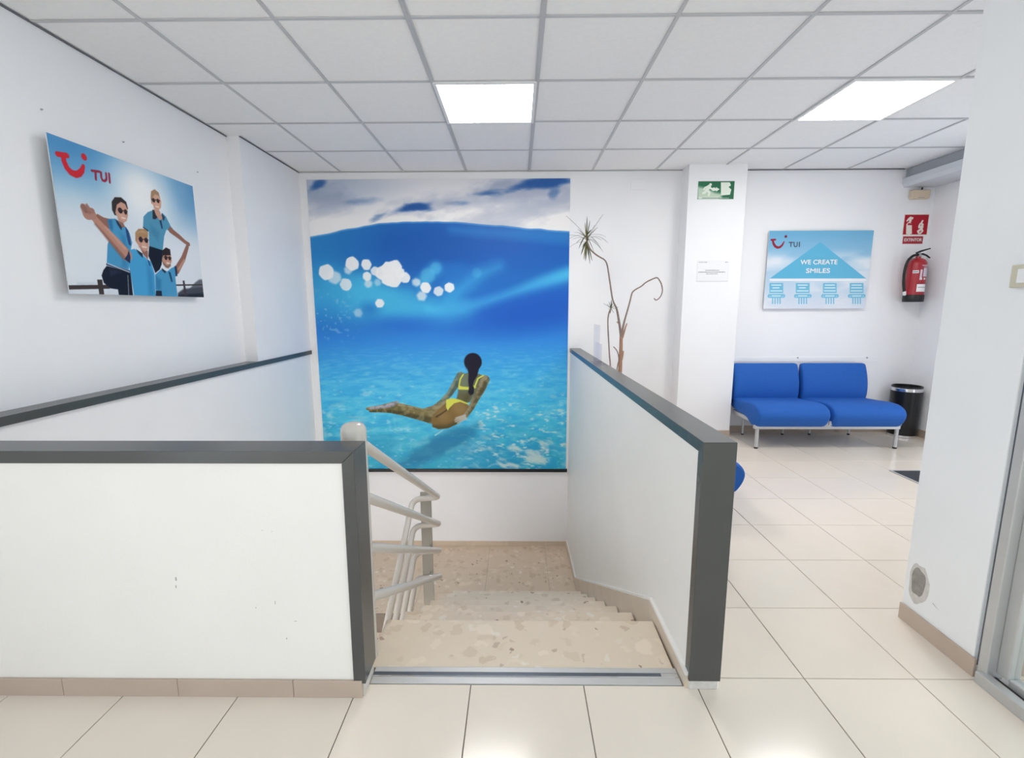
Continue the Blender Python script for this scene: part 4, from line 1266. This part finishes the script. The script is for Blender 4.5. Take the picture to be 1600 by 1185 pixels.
MB().tube([(-0.02, -0.008, 0.446), (0.03, -0.012, 0.448), (0.06, -0.016, 0.436), (0.092, -0.02, 0.412)], [0.008, 0.009, 0.008, 0.006], 10).build('carry_handle', M['black'], fe)
MB().tube(spline([(-0.012, -0.01, 0.440), (-0.06, -0.012, 0.432), (-0.105, -0.014, 0.385), (-0.124, -0.014, 0.30), (-0.122, -0.012, 0.20), (-0.106, -0.01, 0.12), (-0.096, -0.01, 0.09)], 6), 0.0115, 12).build('hose', M['black'], fe)
MB().tube([(-0.098, -0.01, 0.095), (-0.095, -0.01, 0.070)], 0.014, 12).build('hose_clip', M['white'], fe)
MB().box(-0.02, 0.02, 0.06, 0.0985, 0.30, 0.42).build('wall_bracket', M['steel'], fe)
tag(fe, 'red fire extinguisher with black hose hanging in the corner', 'fire extinguisher')

q0, q1 = at(1424, 297, 'y', YB - 0.03), at(1451, 311, 'y', YB - 0.03)
dt = empty('emergency_lamp', ((q0.x + q1.x) / 2, YB, (q0.z + q1.z) / 2))
w, h = (q1.x - q0.x) / 2, (q0.z - q1.z) / 2
MB().box(-w, w, -0.05, 0.0, -h, h).build('housing', M['beige'], dt, bevel=0.012, seg=3)
MB().box(-0.03, 0.03, -0.0515, -0.049, -h * 0.8, -h * 0.72).build('slot', M['greyink'], dt)
MB().tube([(0.02, -0.02, h), (0.022, -0.02, h + 0.02), (0.03, -0.01, h + 0.022)], 0.007, 8).build('cable_gland', M['ink'], dt)
tag(dt, 'small beige emergency lamp housing under the shutter box', 'emergency lamp')

# ------------------------------------------------------------------ waste bin
wbn = empty('waste_bin', (3.838, 4.582, 0))
MB().lathe([(0.108, 0.0), (0.120, 0.004), (0.120, 0.022), (0.115, 0.025)], n=40).build('foot_ring', M['chrome'], wbn)
smooth_by_angle(wbn.children[-1])
MB().lathe([(0.118, 0.02), (0.121, 0.2), (0.124, 0.47), (0.118, 0.47), (0.112, 0.03), (0.0, 0.03)], n=40, close=False).build('body', M['binblack'], wbn)
smooth_by_angle(wbn.children[-1])
MB().lathe([(0.1245, 0.455), (0.1275, 0.458), (0.1275, 0.484), (0.124, 0.488), (0.119, 0.484), (0.119, 0.455)], n=40, close=False).build('rim', M['chrome'], wbn)
smooth_by_angle(wbn.children[-1])
MB().lathe([(0.121, 0.484), (0.124, 0.49), (0.124, 0.502), (0.120, 0.506), (0.112, 0.502), (0.110, 0.46)], n=40, close=False).build('lid_ring', M['binblack'], wbn)
smooth_by_angle(wbn.children[-1])
tag(wbn, 'black cylindrical waste bin with chrome rim beside the blue bench', 'bin')

# ------------------------------------------------------------------ seats
SEAT = [(0.085, 0.385), (0.20, 0.392), (0.34, 0.402), (0.46, 0.412), (0.55, 0.408), (0.615, 0.380), (0.645, 0.335), (0.640, 0.285), (0.610, 0.232), (0.575, 0.204), (0.530, 0.200), (0.46, 0.222), (0.40, 0.250), (0.28, 0.262), (0.14, 0.275), (0.085, 0.300), (0.068, 0.345)]
BACK = [(0.100, 0.300), (0.130, 0.345), (0.150, 0.415), (0.152, 0.490), (0.140, 0.570), (0.118, 0.645), (0.092, 0.705), (0.070, 0.722), (0.046, 0.716), (0.034, 0.680), (0.040, 0.600), (0.050, 0.520), (0.052, 0.440), (0.048, 0.370), (0.060, 0.315)]
def cushion(name, prof, x0, x1, parent, m, inset=0.035):
    """padded block: side profile (depth, height) swept across the width with rounded flanks"""
    p = spline([(a_, 0, b_) for a_, b_ in prof], 3, True)
    cx_, cz_ = sum(v.x for v in p) / len(p), sum(v.z for v in p) / len(p)
    n = len(p)
    rows = []
    for t, k in ((0.0, 1.0), (0.004, 0.55), (0.012, 0.28), (0.026, 0.08), (0.045, 0.0)):
        rows.append((x0 + t, k))
    rows += [(x1 - a_ + x0, k) for a_, k in rows[::-1]]
    v, f = [], []
    for x, k in rows:
        for i, q_ in enumerate(p):
            tng = p[(i + 1) % n] - p[i - 1]
            nr = Vector((-tng.z, 0, tng.x)).normalized()
            if nr.dot(Vector((q_.x - cx_, 0, q_.z - cz_))) > 0: nr = -nr
            s_ = q_ + nr * (inset * 0.55 * k)
            v.append((x, -s_.x, s_.z))
    for r in range(len(rows) - 1):
        for i in range(n):
            f.append((r * n + i, r * n + (i + 1) % n, (r + 1) * n + (i + 1) % n, (r + 1) * n + i))
    f += [tuple(range(n)), tuple(range((len(rows) - 1) * n, len(rows) * n))[::-1]]
    o = MB().add(v, f).build(name, m, parent)
    return smooth_by_angle(o, 60)
def leg(parent, x, y, z1, foot=True, r=0.016):
    o = MB().tube([(x, y, 0.014), (x, y, z1)], r, 14, dome=False).build('leg', M['chairlegs'], parent)
    smooth_by_angle(o)
    g = MB().lathe([(r * 0.95, 0.0), (r * 1.1, 0.003), (r * 1.1, 0.012), (r * 0.9, 0.015)], (x, y, 0), 14).build('foot', M['black'], o)
    return o
# two seat bench: local x along the wall, -y towards the room, origin on the wall side
bn = empty('bench', (2.14, 4.705, 0))
for x0 in (0.0, 0.668):
    cushion('seat', SEAT, x0, x0 + 0.632, bn, M['blue'])
    cushion('backrest', BACK, x0, x0 + 0.632, bn, M['blue'], 0.025)
MB().box(0.0, 1.30, -0.585, -0.545, 0.185, 0.225).build('front_rail', M['chairlegs'], bn, bevel=0.004)
MB().box(0.02, 1.28, -0.13, -0.095, 0.225, 0.265).build('rear_rail', M['chairlegs'], bn, bevel=0.004)
for x in (0.012, 0.615, 0.650, 1.268):
    MB().box(x, x + 0.028, -0.60, -0.095, 0.225, 0.262).build('side_plate', M['chairlegs'], bn, bevel=0.003)
for x in (0.036, 1.290): leg(bn, x, -0.558, 0.225)
for x in (0.130, 0.530, 0.800, 1.190): leg(bn, x, -0.100, 0.235, r=0.011)
tag(bn, 'royal blue upholstered two seat bench against the back wall', 'bench')
# single seat facing right, its back to the half wall
ch = empty('lounge_chair', (0.672, 2.585, 0), math.pi / 2)
cushion('seat', SEAT, 0.0, 0.632, ch, M['blue'])
cushion('backrest', BACK, 0.0, 0.632, ch, M['blue'], 0.025)
MB().box(0.0, 0.632, -0.585, -0.545, 0.185, 0.225).build('front_rail', M['chairlegs'], ch, bevel=0.004)
for x in (0.02, 0.584): MB().box(x, x + 0.028, -0.60, -0.095, 0.225, 0.262).build('side_plate', M['chairlegs'], ch, bevel=0.003)
for x in (0.03, 0.60):
    leg(ch, x, -0.558, 0.225)
    leg(ch, x, -0.100, 0.235, r=0.011)
tag(ch, 'blue upholstered seat peeping out behind the end of the right half wall', 'chair')

# wall guard strip above the bench
q0, q1 = at(1146, 558, 'y', YB), at(1372, 557, 'y', YB)
wg = empty('wall_guard_strip', (q0.x, YB, q0.z))
MB().box(0, q1.x - q0.x, -0.005, 0.0, -0.05, 0.0).build('strip', M['wall'], wg, bevel=0.0015)
for px_ in (1246, 1354):
    q = at(px_, 559, 'y', YB)
    MB().tube([(q.x - q0.x, -0.006, q.z - q0.z), (q.x - q0.x, -0.010, q.z - q0.z)], 0.008, 12).build('screw', M['steel'], wg)
tag(wg, 'thin white wall guard strip behind the bench backrests', 'wall strip')

# door mat at the entrance
dm = empty('door_mat', (3.42, 2.95, 0))
MB().box(-0.485, 0.485, -0.59, 0.59, 0.0005, 0.006).build('pile', M['mat'], dm)
mb = MB()
for q in ((-0.5, 0.5, -0.605, -0.59), (-0.5, 0.5, 0.59, 0.605), (-0.5, -0.485, -0.59, 0.59), (0.485, 0.5, -0.59, 0.59)): mb.box(*q, 0.0, 0.007)
mb.build('metal_edge', M['alu'], dm)
tag(dm, 'charcoal door mat with metal edge near the entrance', 'door mat')

# ------------------------------------------------------------------ plant behind the right half wall
DY = 4.40
pl_ = empty('potted_plant', (0.905, DY, 0))
def sa(zx, zy, dy=0.0):
    q = at(860 + zx / 4.23, 320 + zy / 4.23, 'y', DY + dy)
    return (q.x - 0.905, q.y - DY, q.z)
MB().lathe([(0.10, 0.0), (0.105, 0.004), (0.14, 0.28), (0.152, 0.282), (0.152, 0.315), (0.135, 0.315), (0.128, 0.27)], n=36).build('pot', M['pot'], pl_)
smooth_by_angle(pl_.children[-1])
MB().lathe([(0.0005, 0.275), (0.08, 0.274), (0.131, 0.27)], n=24, close=False).build('soil', M['soil'], pl_)
def stem(pts, r, m='bark', n=4):
    o = MB().tube(spline(pts, n), list(1.15 * np.interp(np.linspace(0, 1, (len(pts) - 1) * n + 1), np.linspace(0, 1, len(r)), r)), 10).build('stem', M[m], pl_)
    return smooth_by_angle(o, 70)
base = sa(460, 1105)
stem([(0.01, 0, 0.26), (base[0] * 0.8, 0, 0.5), base, sa(463, 1030), sa(466, 960), sa(468, 875)], [0.017, 0.016, 0.0155, 0.0135])
stem([sa(468, 885), sa(462, 830), sa(453, 770), sa(438, 690, -.01), sa(412, 630, -.02), sa(396, 530, -.04), sa(384, 450, -.05), sa(374, 395, -.06), sa(358, 365, -.07), (sa(330, 348, -.08)), sa(295, 325, -.09), sa(262, 292, -.1), sa(243, 245, -.1)],
     [0.011, 0.0095, 0.0065, 0.006, 0.0055, 0.006, 0.007], 'bark2')
stem([sa(470, 885), sa(478, 820), sa(492, 760), sa(512, 690), sa(528, 630), sa(541, 582), sa(565, 560), sa(600, 540), sa(630, 515), sa(668, 495), sa(704, 483), sa(722, 502), sa(735, 530), sa(740, 572), sa(726, 610), sa(700, 631), sa(686, 620)],
     [0.011, 0.007, 0.006, 0.0055, 0.0055, 0.005, 0.0045, 0.004], 'bark2')
stem([sa(476, 880), sa(488, 840), sa(498, 805), sa(505, 787)], [0.008, 0.006, 0.005])
stem([sa(462, 815), sa(455, 790), sa(440, 775)], [0.007, 0.006, 0.004])
stem([(sa(393, 1065)[0] + 0.03, 0, 0.26), (sa(393, 1065)[0] + 0.02, 0, 0.5), sa(396, 1065), sa(390, 990), sa(385, 900), sa(380, 800), sa(381, 750), sa(388, 712), sa(398, 690)], [0.006, 0.006, 0.0055, 0.0055, 0.006], 'bark2')
stem([(-0.01, 0, 0.27), sa(440, 1090), sa(452, 1030), sa(448, 990), sa(436, 960), sa(418, 940)], [0.006, 0.005, 0.0045, 0.004], 'bark2')
stem([sa(464, 1045), sa(474, 1020), sa(480, 985), sa(482, 968)], [0.007, 0.006, 0.004])
def blade(o3, dirv, L, droop, w, m):
    o3, d = Vector(o3), Vector(dirv).normalized()
    side = d.cross(Vector((0, 0, 1)))
    if side.length < 0.2: side = d.cross(Vector((0, 1, 0)))
    side.normalize()
    up = side.cross(d)
    v, n = [], 7
    for i in range(n + 1):
        t = i / n
        p = o3 + d * (L * t) + Vector((0, 0, -droop * L * t * t))
        ww = w * (0.55 + 1.2 * t) * (1 - t) ** 0.75 + 0.0004
        v += [p - side * ww, p + up * 0.0012 * (1 - t) + Vector((0, 0, -ww * 0.3)), p + side * ww, p + up * 0.0022 + Vector((0, 0, -ww * 0.15))]
    f = [(4 * i + k, 4 * i + (k + 1) % 4, 4 * i + 4 + (k + 1) % 4, 4 * i + 4 + k) for i in range(n) for k in range(4)]
    f += [(0, 1, 2, 3), tuple(range(4 * n, 4 * n + 4))[::-1]]
    o = MB().add(v, f).build('leaf', M[m], pl_)
    return smooth_by_angle(o, 60)
rr = random.Random(12)
c0 = Vector(sa(240, 225, -.1))
tuft = [((-135, -150), .15, .0035), ((108, -160), .1, .0035), ((2, -150), 0, .0035), ((22, -120), .0, .005), ((-12, -110), 0, .004), ((-140, 15), .5, .004), ((-128, -20), .35, .004), ((-112, 55), .45, .005),
        ((-82, -40), .45, .005), ((-52, 65), .5, .006), ((-38, 110), .3, .006), ((-8, 150), .1, .006), ((36, 148), .1, .006), ((22, 168), .0, .004), ((110, 90), .55, .006), ((92, 62), .5, .006), ((142, 30), .75, .004), ((128, -10), .6, .0045),
        ((74, -75), .25, .005), ((55, -90), .1, .005), ((-70, 30), .5, .005), ((70, 30), .5, .006), ((-30, 60), .4, .006), ((48, 90), .35, .006), ((-95, 5), .4, .005), ((100, 12), .6, .005), ((-60, -62), .3, .004), ((10, 110), .2, .006), ((-20, 140), .1, .005), ((30, -60), .1, .006)]
for i, (t, dr, w) in enumerate(tuft):
    e = Vector(sa(240 + t[0], 225 + t[1], -.1 + rr.uniform(-.1, .1)))
    v = e - c0
    L = v.length
    st0 = c0 + Vector((0, rr.uniform(-.004, .004), rr.uniform(-.03, .035)))
    d = (e - st0) + Vector((0, 0, dr * L))
    blade(st0, d, d.length, dr * L / d.length, w * 1.7, 'leaf' if i % 4 else 'leaf2')
c1 = Vector(sa(400, 685))
for i, (a_, b_) in enumerate(((-50, -35), (-28, -30), (-14, -48), (4, -62), (12, -40), (52, -8), (36, 4), (18, 30), (-6, 34), (28, -22), (-18, 6), (6, -30))):
    e = Vector(sa(400 + a_, 685 + b_, rr.uniform(-.04, .04)))
    blade(c1, e - c1 + Vector((0, 0, .004)), (e - c1).length, 0.08, 0.006, 'leaf')
tag(pl_, 'spindly dracaena with bare bent stems and one leaf tuft by the half wall', 'plant')

# clear holder standing on the half wall
hx, hy = hw_in(3.45) + 0.035, 3.45
ah = empty('acrylic_holder', (hx, hy, 0.868))
MB().box(0.0, 0.004, -0.12, 0.13, 0.0, 0.285).build('upright', M['acrylic'], ah)
MB().box(0.017, 0.020, -0.12, 0.13, 0.006, 0.15).box(0.004, 0.017, -0.12, -0.117, 0.006, 0.15).box(0.004, 0.017, 0.127, 0.13, 0.006, 0.15).build('pocket', M['acrylic'], ah)
MB().box(-0.02, 0.06, -0.13, 0.13, 0.0, 0.004).build('base', M['acrylic'], ah)
tag(ah, 'clear acrylic leaflet holder standing on the half wall cap', 'leaflet holder')
